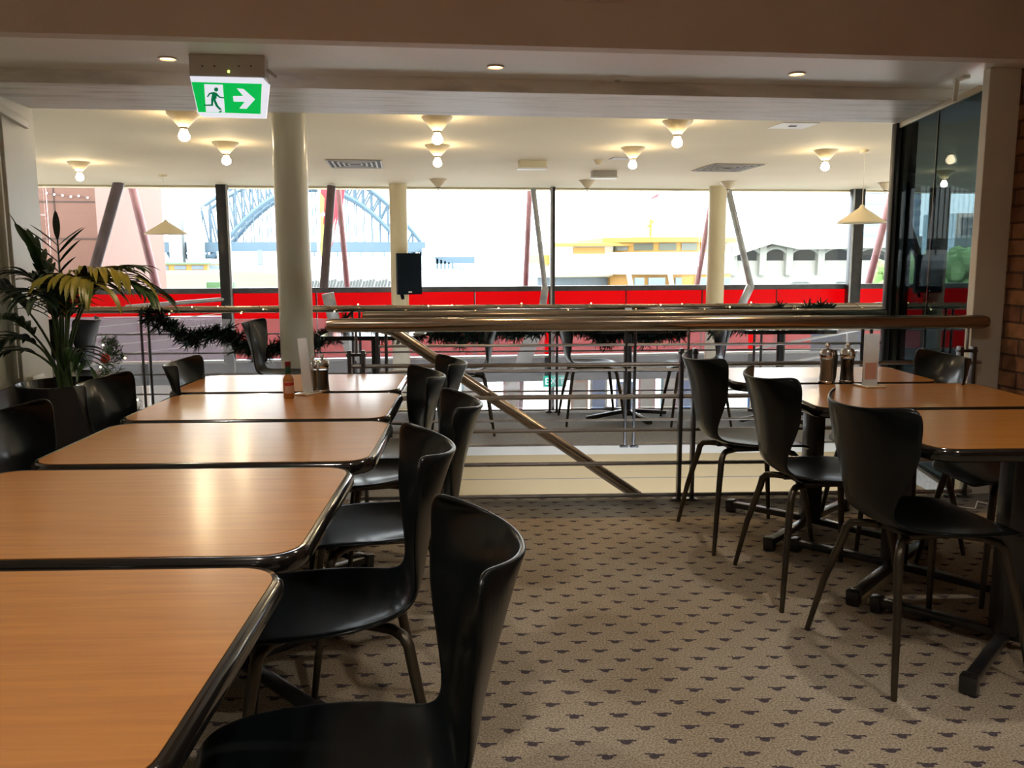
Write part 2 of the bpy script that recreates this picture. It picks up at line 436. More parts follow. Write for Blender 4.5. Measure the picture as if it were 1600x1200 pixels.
# ceilings
c = MB(); c.box((-10, 5.6, 2.5), (14, 15.3, 2.62)); struct('ceiling', c, 'ceiling_cream')
c = MB(); c.box((-4, -3.6, 2.95), (4.6, 4.15, 3.05)); struct('ceiling_near', c, 'soffit_paint')
c = MB(); c.box((-2.6, 4.152, 2.243), (3.4, 4.805, 2.9)); struct('trim_3', c, 'soffit_paint')
c = MB(); c.box((-3.0, 4.06, 2.24), (3.6, 4.15, 2.95)); struct('wall_bulkhead', c, 'bulkhead_paint')
c = MB(); c.box((-3.0, 4.81, 2.175), (3.7, 5.6, 2.7), .006); struct('trim_4', c, 'concrete')
# left wall with pilaster
w = MB(); w.box((-2.40, -3.5, 0), (-2.24, 5.2, 2.95)); struct('wall_left', w, 'wall_paint')
w = MB(); w.box((-2.40, 5.202, 0), (-2.18, 5.62, 2.45), .004); struct('trim_5', w, 'pilaster_paint')
w = MB(); w.box((-2.239, -3.4, 0), (-2.222, 5.195, .575)); struct('baseboard_left', w, 'dark_wainscot')
# right: pilaster and brick wall
w = MB(); w.box((2.982, 4.255, 0), (3.158, 4.31, 2.242), .004); struct('trim_6', w, 'pilaster_paint')
w = MB(); w.box((3.160, -3.5, 0), (3.40, 4.300, 2.95)); struct('wall_right', w, 'brick')
w = MB(); w.box((-2.4, -3.7, 0), (3.4, -3.52, 2.95)); struct('wall_back', w, 'wall_paint')
# side walls of the hall beyond
w = MB(); w.box((-9.9, 4.5, -3.1), (-9.7, 15.2, 2.5)); struct('wall_hall_left', w, 'wall_paint')
w = MB(); w.box((-9.7, 4.40, -3.1), (-2.405, 4.55, 2.6)); struct('wall_hall_back', w, 'wall_paint')
w = MB(); w.box((3.405, 4.02, -3.1), (14.0, 4.20, 2.6)); struct('wall_hall_right_back', w, 'wall_paint')
w = MB(); w.box((13.9, 4.2, -3.1), (14.1, 15.3, 2.5)); struct('wall_hall_right', w, 'wall_paint')
c = MB(); c.box((-10, 4.3, 2.61), (14, 5.65, 2.75)); struct('ceiling_edge', c, 'ceiling_cream')
# tinted glass partition on the right
PA, PB = Vector((2.995, 4.32, 0)), Vector((3.30, 5.60, 0))
def part_pt(t, z): p = PA.lerp(PB, t); return Vector((p.x, p.y, z))
t = thing('tinted_partition', 'dark tinted floor-to-ceiling glass partition between white pilaster and black post', 'glass partition', (0, 0, 0))
g = MB(); g.obox(part_pt(0, 1.08), part_pt(.455, 1.08), .010, 2.12); g.build('pane', 'tinted_glass', t, False)
g = MB(); g.obox(part_pt(.465, 1.08), part_pt(.95, 1.08), .010, 2.12); g.build('pane', 'tinted_glass', t, False)
g = MB(); g.obox(part_pt(.46, .02), part_pt(.46, 2.14), .006, .014); g.build('joint_strip', 'clear_plastic', t, False, label='clear joint strip')
g = MB(); g.obox(part_pt(.02, 2.155), part_pt(.98, 2.155), .03, .035, bev=.003); g.build('top_rail', 'trim_cream', t, label='cream top rail')
g = MB(); g.obox(part_pt(.02, .012), part_pt(.98, .012), .05, .022, bev=.003); g.build('bottom_rail', 'black_frame', t)
g = MB(); g.box((3.255, 5.56, 0), (3.305, 5.615, 2.17), .004); g.build('post', 'black_frame', t)
g = MB(); g.box((3.306, 5.53, 0), (3.335, 5.60, 2.17), .003); g.build('post_cover', 'trim_cream', t, label='cream post cover')
g = MB(); g.box((3.337, 5.50, 0), (3.375, 5.58, 2.17), .003); g.build('post', 'black_frame', t)
# brackets with bars at both beam ends
for (x, sx, lab) in ((-2.13, 1, 'white metal door track bracket where left pilaster meets the beam'), (2.98, -1, 'white metal door track bracket at the top of the tinted glass')):
    b = MB()
    if sx > 0:
        b.obox((x-.05, 5.10, 2.235), (x-.05, 5.10, 2.12), .015, .04); b.obox((x-.05, 5.08, 2.12), (x-.02, 5.45, 2.06), .03, .05, bev=.004)
    else:
        b.obox((x-.0, 4.52, 2.24), (x+.03, 4.58, 2.14), .02, .04); b.obox((x+.0, 4.44, 2.235), (x+.02, 4.56, 2.235), .04, .02, bev=.004)
    tag(b.build('track_bracket', 'white_plastic'), lab, 'bracket')
# columns
def column(x, y, r, m, lab, z0=0.0):
    o = MB().lathe([(r, z0), (r, 2.5)], (x, y, 0), 36).build('round_column', m)
    tag(o, lab, 'column')
column(-.865, 7.02, .130, 'column_paint', 'thick round grey-cream column nearest to the tables, left of centre')
column(-.09, 14.45, .145, 'column_cream', 'round cream column with a black loudspeaker, by the big window', -3.1)
column(5.30, 14.45, .150, 'column_cream', 'round cream column in front of the yellow ferry, right of centre', -3.1)
column(9.35, 14.45, .17, 'cone_dark', 'dark round column seen through the tinted glass', -3.1)

# facade: head, sill, mullions, red panels, spandrel, glazing
w = MB(); w.box((-10, 15.0, 2.47), (14, 15.3, 3.3)); struct('wall_far', w, 'ceiling_cream')
w = MB(); w.box((-5.75, 14.92, .735), (14, 15.06, .825), .01); struct('trim_7', w, 'sill_black')
w = MB(); w.box((-10, 14.90, -.84), (14, 15.10, -.42), .01); struct('trim_8', w, 'spandrel')
w = MB(); w.box((-10, 14.89, -.42), (14, 14.91, -.385)); struct('trim_9', w, 'ledge_nosing')
for i, (x, hw) in enumerate(((-2.93, .09), (2.52, .035), (8.02, .11))):
    w = MB(); w.box((x-hw, 14.75, -3.1), (x+hw, 14.90, 2.5), .008)
    o = w.build('mullion', 'black_post'); tag(o, ['wide black window post left of the thick round column', 'thin black window post right of the red and grey strut pair', 'wide black window post behind the right pendant lamp'][i], 'window post')
    o['kind'] = 'structure'; o.name = 'trim_%d' % (10+i)
    l = MB(); l.box((x+hw-.02 if i == 0 else x-hw-.012, 14.742, -3.1), (x+hw+.012 if i == 0 else x-hw+.02, 14.748, 2.5)); struct('trim_%d' % (13+i), l, 'steel_grey')  # pale strip stands in for the highlight along the post edge
xs = [-9.9, -5.72, -2.93, -.2, 2.52, 5.2, 8.02, 10.8, 13.9]
for i in range(len(xs)-1):
    g = MB(); g.box((xs[i]+.02, 14.975, .80), (xs[i+1]-.02, 14.985, 2.48)); struct('window_%d' % (i+1), g, 'window_glass')
    g = MB(); g.box((xs[i]+.02, 14.975, -3.1), (xs[i+1]-.02, 14.985, -.84)); struct('window_%d' % (i+21), g, 'window_glass')
# red panels along the sill
k = 0
px = [-5.7, -4.3, -2.93, -1.5, -.05, 1.2, 2.52, 3.9, 5.3, 6.7, 8.02, 9.6, 11.2, 12.8]
for i in range(len(px)-1):
    z0 = .36 if px[i+1] <= -2.9 else -.385
    p = MB(); p.box((px[i]+.001, 15.07, z0), (px[i+1]-.001, 15.085, .74)); o = p.build('red_panel', 'red_panel', None, False)
    MB().box((px[i+1]-.022, 15.062, z0), (px[i+1]-.002, 15.069, .74)).build('joint', 'stone_joint', o, False, label='dark joint')
    pos = ['leftmost', 'second from left', 'just right of the left wide post', 'behind the thick round column', 'right of the speaker column', 'left of the thin black post', 'right of the thin black post', 'left of the ferry column',
           'right of the ferry column', 'left of the right wide post', 'right of the right wide post', 'seen through tinted glass, nearer', 'seen through tinted glass, farther'][i]
    tag(o, 'bright red balustrade panel under the window sill, ' + pos, 'red panel', 'red panels under the window sill')
p = MB(); p.box((-5.7, 15.07, -.385), (-2.98, 15.085, .35)); o = p.build('lavender_panel', 'lavender_panel', None, False)
tag(o, 'pinkish grey lower panel under the leftmost red panels', 'panel')
p = MB()
for i in range(4):
    p.obox((-5.6, 15.062, -.34+i*.16), (-3.0, 15.062, -.10+i*.17), .004, .014)
p.build('white_lines', 'white_rim', o, label='thin slanting white lines')
a_, b_ = atY(1268, 512, 15.04), atY(1345, 563, 15.04)
o = MB().box((a_.x, 15.035, b_.z), (b_.x, 15.05, a_.z)).build('blue_panel', 'blue_panel', None, False)
tag(o, 'blue panel low under the red ones, behind the right row mills', 'panel')
# struts
def strut(x0, y0, x1, y1, Y, r, m, lab, ext=0):
    a, b = atY(x0, y0, Y), atY(x1, y1, Y)
    if Y > 15:
        d_ = (a-b)/(a.z-b.z); a = a + d_*(3.0-a.z); b = b + d_*(-3.0-b.z)
    o = MB().tube([a, b + (b-a)*ext], r, 14).build('steel_strut', m); tag(o, lab, 'strut', 'slanting facade struts')
strut(186, 284, 148, 420, 14.62, .085, 'strut_dark', 'dark slanting strut crossing the pink building', .15)
strut(205, 286, 245, 450, 15.9, .07, 'strut_pink', 'pale pink slanting strut left of the left pendant lamp')
strut(518, 290, 506, 450, 14.62, .07, 'strut_dark', 'dark near-vertical strut in front of the red banner')
strut(528, 290, 543, 450, 15.9, .05, 'strut_pink', 'pink strut beside the dark one by the red banner')
strut(833, 294, 852, 452, 14.62, .045, 'steel_grey', 'grey slanting strut left of the thin window post')
strut(828, 294, 821, 452, 15.9, .05, 'strut_pink', 'pink strut left of the grey one near the middle')
strut(1138, 297, 1174, 450, 14.62, .055, 'steel_grey', 'grey slanting strut right of the ferry column')
strut(1107, 340, 1088, 452, 15.9, .05, 'strut_pink', 'pink strut emerging left of the ferry column')
strut(1394, 300, 1354, 455, 15.9, .07, 'strut_pink', 'pink slanting strut right of the right pendant lamp')
strut(1415, 340, 1434, 400, 14.62, .07, 'strut_dark', 'dark strut seen through the tinted glass', .5)
def leg_bracket(x0, y0, x1, y1, lab, w=.2):
    a, b = atY(x0, y0, 14.6), atY(x1, y1, 14.6)
    o = MB().obox(a, b, w, .06, Vector((0, 1, 0)), .01).build('strut_foot', 'steel_grey'); tag(o, lab, 'strut foot', 'grey strut feet in front of the red panels')
leg_bracket(512, 458, 522, 500, 'grey steel strut foot below the red banner')
leg_bracket(535, 500, 556, 562, 'grey steel strut foot low beside the dark post', .26)
leg_bracket(852, 448, 847, 482, 'short grey steel strut foot left of the thin window post', .12)
leg_bracket(836, 515, 812, 580, 'grey steel strut foot low behind the tinsel gap', .26)
leg_bracket(1173, 446, 1156, 482, 'grey steel strut foot right of the ferry column', .14)

# ------------------------------------------------------------------ balustrades
def balustrade(v, u0, u1, ztop, rad, posts, bars, lab, thick=.011, post_style='flat', caps=(0, 0)):
    t = thing('balustrade', lab, 'railing', U((u0+u1)/2, v, 0), -TILT)
    cx = (u0+u1)/2
    MB().tube([(u0-cx, 0, ztop), (u0-cx+.03, 0, ztop), (u1-cx-.03, 0, ztop), (u1-cx, 0, ztop)], [rad*.8, rad, rad, rad*.8], 20).build('handrail', 'steel_brown', t, label='brushed bronze-toned tubular handrail')
    for pu in posts:
        for s in (-1, 1):
            if post_style == 'flat':
                MB().box((pu-cx+s*.035-.010, -.022, 0), (pu-cx+s*.035+.010, .022, ztop-.13), .003).build('post', 'post_steel', t)
            else:
                MB().tube([(pu-cx+s*.030, 0, 0), (pu-cx+s*.030, 0, ztop-.01)], .011, 10).build('post', 'post_steel', t)
            MB().lathe([(.032, 0), (.032, .008), (.016, .012)], (pu-cx+s*.035, 0, 0), 16).build('foot_flange', 'post_steel', t)
        if post_style == 'flat':
            MB().tube([(pu-cx, 0, ztop-.16), (pu-cx, 0, ztop)], .007, 8).build('pin', 'steel_bar', t)
            MB().box((pu-cx-.05, -.02, ztop-.16), (pu-cx+.05, .02, ztop-.145), .002).build('bracket', 'post_steel', t)
    for z in bars:
        MB().tube([(u0-cx+.10, 0, z), (u1-cx-.02, 0, z)], thick, 8).build('bar', 'steel_bar', t)
    return t
balustrade(4.47, -.80, 2.66, .948, .036, (-.655, 1.075, 2.56), (.03, .205, .385, .563, .735), 'near steel balustrade before the stairwell, ending at the white pilaster')
balustrade(5.80, -.80, 2.74, .912, .031, (-.68, 1.0, 2.62), (.02, .19, .36, .535, .707), 'middle steel balustrade on the far edge of the stairwell', .009, 'round')
balustrade(7.20, -4.1, 4.6, .882, .028, (-2.78, -1.05, .59, 2.32, 3.95), (.02, .18, .345, .52, .68), 'far steel balustrade hung with dark tinsel garlands', .007, 'round')
# glass infill of the far balustrade
pu = [-4.05, -2.82, -1.09, .55, 2.28, 3.91]
for i in range(5):
    g = MB(); g.box((-(pu[i+1]-pu[i])/2+.03, -.004, .03), ((pu[i+1]-pu[i])/2-.03, .004, .80)); o = g.build('glass_infill', 'rail_glass_haze', None, False)
    o.location = U((pu[i]+pu[i+1])/2, 7.245, 0); o.rotation_euler = (0, 0, -TILT)
    tag(o, 'clear glass infill panel of the far balustrade, ' + ['behind the palm', 'left of the thick column', 'right of the thick column', 'behind the middle chair and table', 'behind the right pepper mill'][i], 'glass panel', 'glass infill panels of the far balustrade')
# sloping stair handrail and the stairs
t = thing('stair_handrail', 'diagonal bronze-toned stair handrail descending to the right behind the near balustrade', 'handrail', U(-.5, 4.64, 0), -TILT)
MB().tube([(-.06, 0, .925), (.02, 0, .905), (1.31, 0, .007), (2.9, 0, -1.10)], .030, 18).build('rail', 'steel_brown', t)
for du in (1.6, 2.5): MB().tube([(du, 0, -1.7 if du > 2 else -1.2), (du, 0, .007-(du-1.31)*.697)], .012, 8).build('post', 'post_steel', t)
st = MB()
for i in range(12):
    ubox(st, (-.76+i*.262, 4.60, -.18*(i+1)-.12), (-.76+(i+1)*.262+.02, 5.82, -.18*(i+1)))
o = st.build('staircase', 'lower_carpet', None, False); tag(o, 'carpeted stair flight descending right in the stairwell', 'stairs')
# slanting white-lit rails by the facade
a, b = atY(196, 480, 14.0), atY(353, 467.3, 14.80)
o = MB().tube([a, b], .035, 10).build('slanting_rail', 'steel_bar'); tag(o, 'pale slanting rail above the far balustrade on the left, by the palm', 'rail')
a, b = atY(1238, 490, 12.5), atY(1392, 474, 13.6)
o = MB().tube([a, b], .04, 10).build('slanting_rail', 'steel_bar'); tag(o, 'pale slanting rail above the far balustrade at right, before the glass partition', 'rail')
a, b = atV(1180, 545, 7.6), atV(1345, 515, 8.4)
o = MB().tube([a, b], .012, 8).build('slanting_rail', 'steel_bar'); tag(o, 'thin slanting rail seen behind the mills, upper one', 'rail')
a, b = atV(1235, 566, 7.6), atV(1345, 545, 8.4)
o = MB().tube([a, b], .012, 8).build('slanting_rail', 'steel_bar'); tag(o, 'thin slanting rail seen behind the mills, lower one', 'rail')
# pale ramp wall down in the left of the hall
a = atY(150, 590, 10.2); b = atY(480, 575, 10.2)
o = MB().box((-6.6, 10.2, -3.1), (b.x, 12.6, -.46), .02).build('low_wall', 'ledge_nosing'); tag(o, 'pale low wall block in the hall below, left of the thick column', 'low wall')

# ------------------------------------------------------------------ tables
def rrect(hx, hy, r, n=8):
    p = []
    for cx, cy, a0 in ((hx-r, hy-r, 0), (-hx+r, hy-r, 90), (-hx+r, -hy+r, 180), (hx-r, -hy+r, 270)):
        for k in range(n+1):
            a = R(a0 + 90*k/n); p.append((cx+r*math.cos(a), cy+r*math.sin(a)))
    return p
def make_table(u, v0, v1, L, lab, group, wood_m='wood_veneer', top=.745, cr=.085):
    t = thing('dining_table', lab, 'table', U(u, (v0+v1)/2, 0), -TILT, group)
    hx, hy = L/2, (v1-v0)/2
    MB().prism(rrect(hx-.018, hy-.018, cr-.015), top-.03, top+.0012).build('tabletop', wood_m, t)
    e = MB(); prof = [(.018, .0), (.010, .0012), (.004, -.003), (0, -.010), (0, -.024), (.004, -.033), (.012, -.038), (.03, -.038)]
    rings = []
    for off, dz in prof:
        rings.append([e.bm.verts.new((x, y, top+dz)) for x, y in rrect(hx-off, hy-off, max(.01, cr-off))])
    n = len(rings[0])
    for a, b in zip(rings, rings[1:]):
        for k in range(n): e.bm.faces.new((a[k], a[(k+1) % n], b[(k+1) % n], b[k]))
    e.bm.faces.new(rings[-1])
    e.build('edge_band', 'edge_black', t, label='glossy black rounded edge band')
    MB().box((-.04, -.04, .05), (.04, .04, top-.05), .006).build('column', 'table_iron', t)
    MB().box((-.26, -.04, top-.055), (.26, .04, top-.038), .003).box((-.04, -.22, top-.055), (.04, .22, top-.038), .003).build('top_plate', 'table_iron', t)
    for sx in (-1, 1):
        for sy in (-1, 1):
            d = Vector((sx*.30, sy*.31, 0))
            MB().obox(Vector((0, 0, .048)), d + Vector((0, 0, .040)), .038, .028, bev=.004).obox(d*.93+Vector((0, 0, .034)), d*1.02+Vector((0, 0, .030)), .05, .060, bev=.006).build('foot', 'table_iron', t)
    return t
GL = 'dining tables in the long left row'; GR = 'dining tables in the right row'
make_table(-.805, .800, 1.487, .93, 'wood-topped table nearest the camera at the bottom left', GL)
make_table(-.795, 1.517, 2.228, .93, 'second nearest wood-topped table of the left row', GL)
make_table(-.762, 2.264, 2.873, .93, 'third wood-topped table of the left row, before the sauce bottle table', GL)
make_table(-.785, 2.900, 3.500, .93, 'wood-topped table of the left row carrying the hot sauce bottle', GL)
make_table(-.825, 3.528, 4.090, .96, 'farthest wood-topped table of the left row, next to the balustrade', GL)
make_table(1.725, 2.335, 2.992, .93, 'nearest wood-topped table of the right row, cut by the right frame edge', GR)
make_table(1.665, 3.020, 3.640, .93, 'middle wood-topped table of the right row, with the menu holder on it', GR)
make_table(1.555, 3.665, 4.235, .93, 'farthest wood-topped table of the right row, with the two mills', GR)

# ------------------------------------------------------------------ chairs
def shell_mesh():
    # (y, z, half width, cross sag (edges forward +), edge lift)
    P = [(.232, .425, .140, 0, .000), (.226, .437, .172, 0, .001), (.197, .450, .198, 0, .003), (.13, .452, .212, 0, .008), (.06, .448, .216, 0, .013),
         (-.01, .445, .210, 0, .018), (-.08, .446, .190, 0, .022), (-.135, .452, .158, .002, .018), (-.175, .470, .134, .008, .010), (-.198, .500, .126, .016, .004),
         (-.209, .540, .138, .026, 0), (-.216, .580, .160, .036, 0), (-.224, .625, .188, .048, 0), (-.234, .670, .213, .060, 0), (-.245, .712, .229, .070, 0),
         (-.257, .750, .235, .077, .002), (-.269, .782, .237, .090, .008), (-.279, .804, .232, .099, .014), (-.287, .818, .219, .103, .018), (-.292, .825, .196, .100, .018)]
    bm = bmesh.new(); N = 12; rows = []
    for y, z, w, sag, lift in P:
        row = []
        for k in range(N+1):
            s = -1 + 2*k/N
            ss = math.copysign(abs(s)**.9, s)
            row.append(bm.verts.new((ss*w, y + sag*s*s, z + lift*s*s)))
        rows.append(row)
    for a, b in zip(rows, rows[1:]):
        for k in range(N): bm.faces.new((a[k], a[k+1], b[k+1], b[k]))
    bmesh.ops.recalc_face_normals(bm, faces=bm.faces)
    me = bpy.data.meshes.new('seat_shell'); bm.to_mesh(me); bm.free()
    me.materials.append(M['chair_black']); me.polygons.foreach_set('use_smooth', [True]*len(me.polygons))
    return me
def make_chair(lab, group):
    t = thing('dining_chair', lab, 'chair', (0, 0, 0), 0, group)
    o = bpy.data.objects.new('seat_shell', shell_mesh()); COL.objects.link(o); o.parent = t
    sf = o.modifiers.new('thickness', 'SOLIDIFY'); sf.thickness = .011; sf.offset = 0
    sb = o.modifiers.new('smooth', 'SUBSURF'); sb.levels = 1; sb.render_levels = 2
    MB().box((-.085, -.10, .418), (.085, .10, .432), .004).tube([(-.06, -.11, .418), (-.06, .11, .418)], .011).tube([(.06, -.11, .418), (.06, .11, .418)], .011).build('under_seat_bracket', 'leg_bronze', t)
    for sx in (-1, 1):
        for sy in (-1, 1):
            fx, fy = (.235, .225) if sy > 0 else (.245, -.225)
            fx *= sx
            kx, ky = (sx*.160, .165) if sy > 0 else (sx*.138, -.160)
            MB().tube([(sx*.05, sy*.06, .418), (kx*.72, ky*.82, .418), (kx*.92, ky*.95, .412), (kx*1.02, ky*1.02, .395), (kx*1.06, ky*1.05, .365), ((kx+fx)/2*1.04, (ky+fy)/2*1.03, .20), (fx, fy, .006), (fx, fy, 0)],
                      [.0125, .0125, .013, .0135, .0135, .0115, .009, .0085], 12).build('leg', 'leg_bronze', t)
    return t
chairs = [
 # u, v, facing azimuth deg (0 = +u, counter-clockwise), label, group
 (-.235, 1.295, 191, 'black moulded chair nearest the camera, back highlighted, at bottom centre', 'la'),
 (-.365, 2.00, 190, 'second black chair from the camera on the aisle side of the left row', 'la'),
 (-.30, 2.63, 187, 'third black chair on the aisle side of the left row, its back standing proud', 'la'),
 (-.44, 3.27, 193, 'fourth black chair on the aisle side of the left row, partly behind the second', 'la'),
 (-.365, 3.68, 189, 'farthest black chair on the aisle side of the left row, over the diagonal handrail', 'la'),
 (-1.15, 2.50, 4, 'black chair at the left frame edge, wall side of the left row', 'lw'),
 (-1.17, 3.18, 3, 'black chair in front of the planter, wall side of the left row', 'lw'),
 (-1.07, 3.76, 6, 'farthest black chair on the wall side of the left row, right of the planter', 'lw'),
 (1.385, 2.61, 8, 'nearest black chair of the right row, seen from behind, full height', 'ra'),
 (1.300, 3.235, 3, 'middle black chair of the right row seen from behind', 'ra'),
 (1.205, 3.86, 5, 'farthest black chair of the right row seen from behind, by the balustrade', 'ra'),
 (1.865, 3.81, 177, 'black chair facing the camera side at the far right table, before the pilaster', 'rw'),
 (2.06, 3.22, 180, 'black chair mostly hidden at the right frame edge, its seat under the table', 'rw'),
]
GG = {'la': 'black chairs on the aisle side of the left row', 'lw': 'black chairs on the wall side of the left row',
      'ra': 'black chairs on the aisle side of the right row', 'rw': 'black chairs on the brick wall side of the right row', 'pf': 'black chairs on the far platform'}
plat = [
 (-1.43, 6.28, 0, 'black chair in side view left of the thick round column on the platform', 'pf'),
 (-.16, 6.45, 182, 'black chair on the platform behind the top of the diagonal handrail', 'pf'),
 (.86, 6.80, 2, 'black chair in side view left of the platform pedestal table, legs clear', 'pf'),
 (1.68, 6.72, 178, 'black chair on the platform right of the pedestal table', 'pf'),
 (-3.20, 6.62, 185, 'left one of the two black chairs behind the palm', 'pf'),
 (-2.95, 6.30, 4, 'right one of the two black chairs behind the palm', 'pf'),
]
proto = None
SCZ = 1.02
for i, (u, v, az, lab, gk) in enumerate(chairs + plat):
    rz = R(az) - TILT - PI/2
    if proto is None:
        proto = make_chair(lab, GG[gk]); proto.location = U(u, v); proto.rotation_euler = (0, 0, rz)
        o = proto
    else:
        o = dup(proto, U(u, v), rz, lab, GG[gk])
    o.scale = (SCZ, SCZ, SCZ)

# platform tables (dark topped)
def ped_table(u, v, hx, hy, lab):
    t = thing('pedestal_table', lab, 'table', U(u, v), -TILT, 'dark pedestal tables on the platform')
    MB().prism(rrect(hx, hy, .06), .715, .745).build('tabletop', 'edge_black', t)
    MB().tube([(0, 0, .03), (0, 0, .715)], .033, 16).build('pedestal', 'table_iron', t)
    for a in (20, 110, 200, 290):
        d = Vector((math.cos(R(a)), math.sin(R(a)), 0))*.36
        MB().obox(Vector((0, 0, .07)), d + Vector((0, 0, .03)), .045, .03, bev=.004).build('foot', 'table_iron', t)
ped_table(1.16, 6.86, .30, .28, 'dark pedestal table between the two middle platform chairs')
ped_table(-.80, 6.45, .36, .30, 'dark pedestal table beside the thick column on the platform')
ped_table(2.35, 6.72, .36, .28, 'dark pedestal table on the platform behind the mills')
ped_table(-3.9, 6.55, .34, .30, 'dark pedestal table beyond the palm at the left')

# ------------------------------------------------------------------ things on the tables
def tent_card(p, rz, w, h, lab, lean=0.0):
    t = thing('menu_holder', lab, 'menu holder', p, rz, None)
    MB().box((-w/2, -.004, .006), (w/2, .004, h), .002, Matrix.Rotation(lean, 4, 'Y')).build('upright', 'card_silver', t)
    MB().box((-w/2-.012, -.05, 0), (w/2+.012, .05, .006), .002).build('base', 'acrylic_base', t)
    return t
def mill(p, lab, fill, s=1.0):
    t = thing('mill', lab, 'mill', p, 0, 'salt and pepper mills'); t.scale = (s, s, s)
    MB().lathe([(.019, .012), (.020, .03), (.0175, .055), (.019, .085), (.020, .092)], n=24).build('filling', fill, t)
    MB().lathe([(.026, .004), (.0265, .02), (.0235, .055), (.025, .085), (.026, .10)], n=28, close=False).build('glass_body', 'clear_plastic', t, label='clear body')
    MB().lathe([(.027, 0), (.0285, .003), (.0285, .009), (.026, .012)], n=24).build('base_ring', 'chrome', t, label='chrome base ring')
    MB().lathe([(.0275, .100), (.0285, .104), (.0285, .118), (.022, .130), (.012, .135)], n=24).build('cap', 'chrome', t, label='chrome cap')
    MB().lathe([(.004, .134), (.006, .138), (.009, .146), (.006, .154), (.002, .156)], n=16).build('knob', 'chrome', t)
    return t
T = .7465
t = thing('sauce_bottle', 'small hot sauce bottle with red cap and green neck on the left row', 'bottle', U(-.762, 3.375, T))
MB().lathe([(.019, 0), (.021, .003), (.021, .006), (.020, .012), (.021, .016), (.021, .072), (.018, .082), (.010, .092), (.009, .097)], n=24).build('body', 'sauce_amber', t)
MB().lathe([(.0115, .095), (.0115, .122), (.010, .124)], n=20).build('neck_sleeve', 'sauce_green', t, label='dark green neck sleeve')
MB().lathe([(.0115, .124), (.0122, .126), (.0122, .143), (.011, .145)], n=20).build('cap', 'sauce_red', t, label='dark red screw cap')
lb = MB()
for k in range(8):
    a0, a1 = R(-128+k*14), R(-128+(k+1)*14)
    lb.quad((.0216*math.cos(a0), .0216*math.sin(a0), .02), (.0216*math.cos(a1), .0216*math.sin(a1), .02), (.0216*math.cos(a1), .0216*math.sin(a1), .066), (.0216*math.cos(a0), .0216*math.sin(a0), .066))
l = lb.build('label', 'sauce_label', t, label='pale paper label')
lb = MB()
for k in range(8):
    a0, a1 = R(-126+k*13.5), R(-126+(k+1)*13.5)
    lb.quad((.022*math.cos(a0), .022*math.sin(a0), .050), (.022*math.cos(a1), .022*math.sin(a1), .050), (.022*math.cos(a1), .022*math.sin(a1), .063), (.022*math.cos(a0), .022*math.sin(a0), .063))
lb.build('red_print', 'label_red', l)
mill(U(-.655, 3.52, T), 'chrome-topped pepper mill next to the hot sauce bottle', 'pepper_black', 1.0)
mill(U(-.705, 3.575, T), 'chrome-topped salt mill behind the left menu holder', 'salt_white', .92)
tent_card(U(-.705, 3.47, T), -TILT-.5, .046, .225, 'slim silver menu holder leaning behind the sauce bottle', -.10)
mill(U(1.482, 3.655, T), 'salt mill with pale filling on the right row', 'salt_white', 1.12)
mill(U(1.578, 3.67, T), 'pepper mill with dark filling on the right row', 'pepper_black', 1.12)
o = MB().lathe([(.008, 0), (.012, .02), (.016, .11), (.011, .13), (.008, .14)], n=16).build('sauce_dispenser', 'leg_bronze'); o.location = U(1.532, 3.70, T); tag(o, 'slim dark dispenser standing between the two right mills', 'dispenser')
t = tent_card(U(1.628, 3.555, T), -TILT+.12, .068, .222, 'tall silver menu holder in front of the right row mills')
MB().box((-.026, -.0055, .03), (.026, -.0045, .10)).build('printed_card', 'card_print', t)
o = tent_card(U(-.46, 6.30, .7465), -TILT, .07, .155, 'silver menu holder on the platform table beside the thick column')
o = tent_card(U(1.15, 6.80, .7465), -TILT, .055, .155, 'small silver menu holder on the middle platform table')

# ------------------------------------------------------------------ ceiling lights
def cone_light(x, y, lit, lab, s=1.0):
    t = thing('ceiling_light', lab, 'ceiling light', (x, y, 2.5), 0, 'cone ceiling lights'); t.scale = (s, s, s)
    MB().lathe([(.135, -.004), (.133, -.012), (.035, -.118), (.030, -.122)], n=32).build('cone', 'cone_cream', t)
    MB().lathe([(.033, -.121), (.033, -.135)], n=24).build('collar', 'cone_dark', t, label='dark collar')
    if lit:
        MB().lathe([(.022, -.134), (.030, -.150), (.043, -.175), (.047, -.195), (.040, -.215), (.020, -.228), (.004, -.231)], n=24).build('bulb', 'bulb_lit', t, label='glowing bulb')
    else:
        MB().lathe([(.010, -.134), (.008, -.165), (.003, -.175)], n=16).build('bulb', 'bulb_off', t, label='unlit stub')
GRX = {'A': [(-1.81, 'left of the exit sign in the first ceiling row'), (.30, 'centre of the first ceiling row'), (2.44, 'right in the first ceiling row')],
       'B': [(-1.83, 'second ceiling row, below the exit sign'), (.37, 'second ceiling row, centre'), (2.52, 'second ceiling row, right of centre'), (4.76, 'second ceiling row, near the right pendant')]}
for x, l in GRX['A']: cone_light(x, 7.72, True, 'lit cream cone ceiling light, ' + l)
for x, l in GRX['B']: cone_light(x, 9.56, True, 'lit cream cone ceiling light, ' + l)
cone_light(-4.0, 11.6, True, 'lit cream cone ceiling light at far left above the pink building')
for x, l in ((.53, 'right of the speaker column'), (2.85, 'above the ferry, beside a white box'), (5.14, 'at the head of the ferry column'), (7.80, 'right of the right pendant')):
    cone_light(x, 13.55, False, 'unlit cream cone ceiling light near the window, ' + l)
cone_light(7.55, 11.6, True, 'lit cone ceiling light seen through the tinted glass')
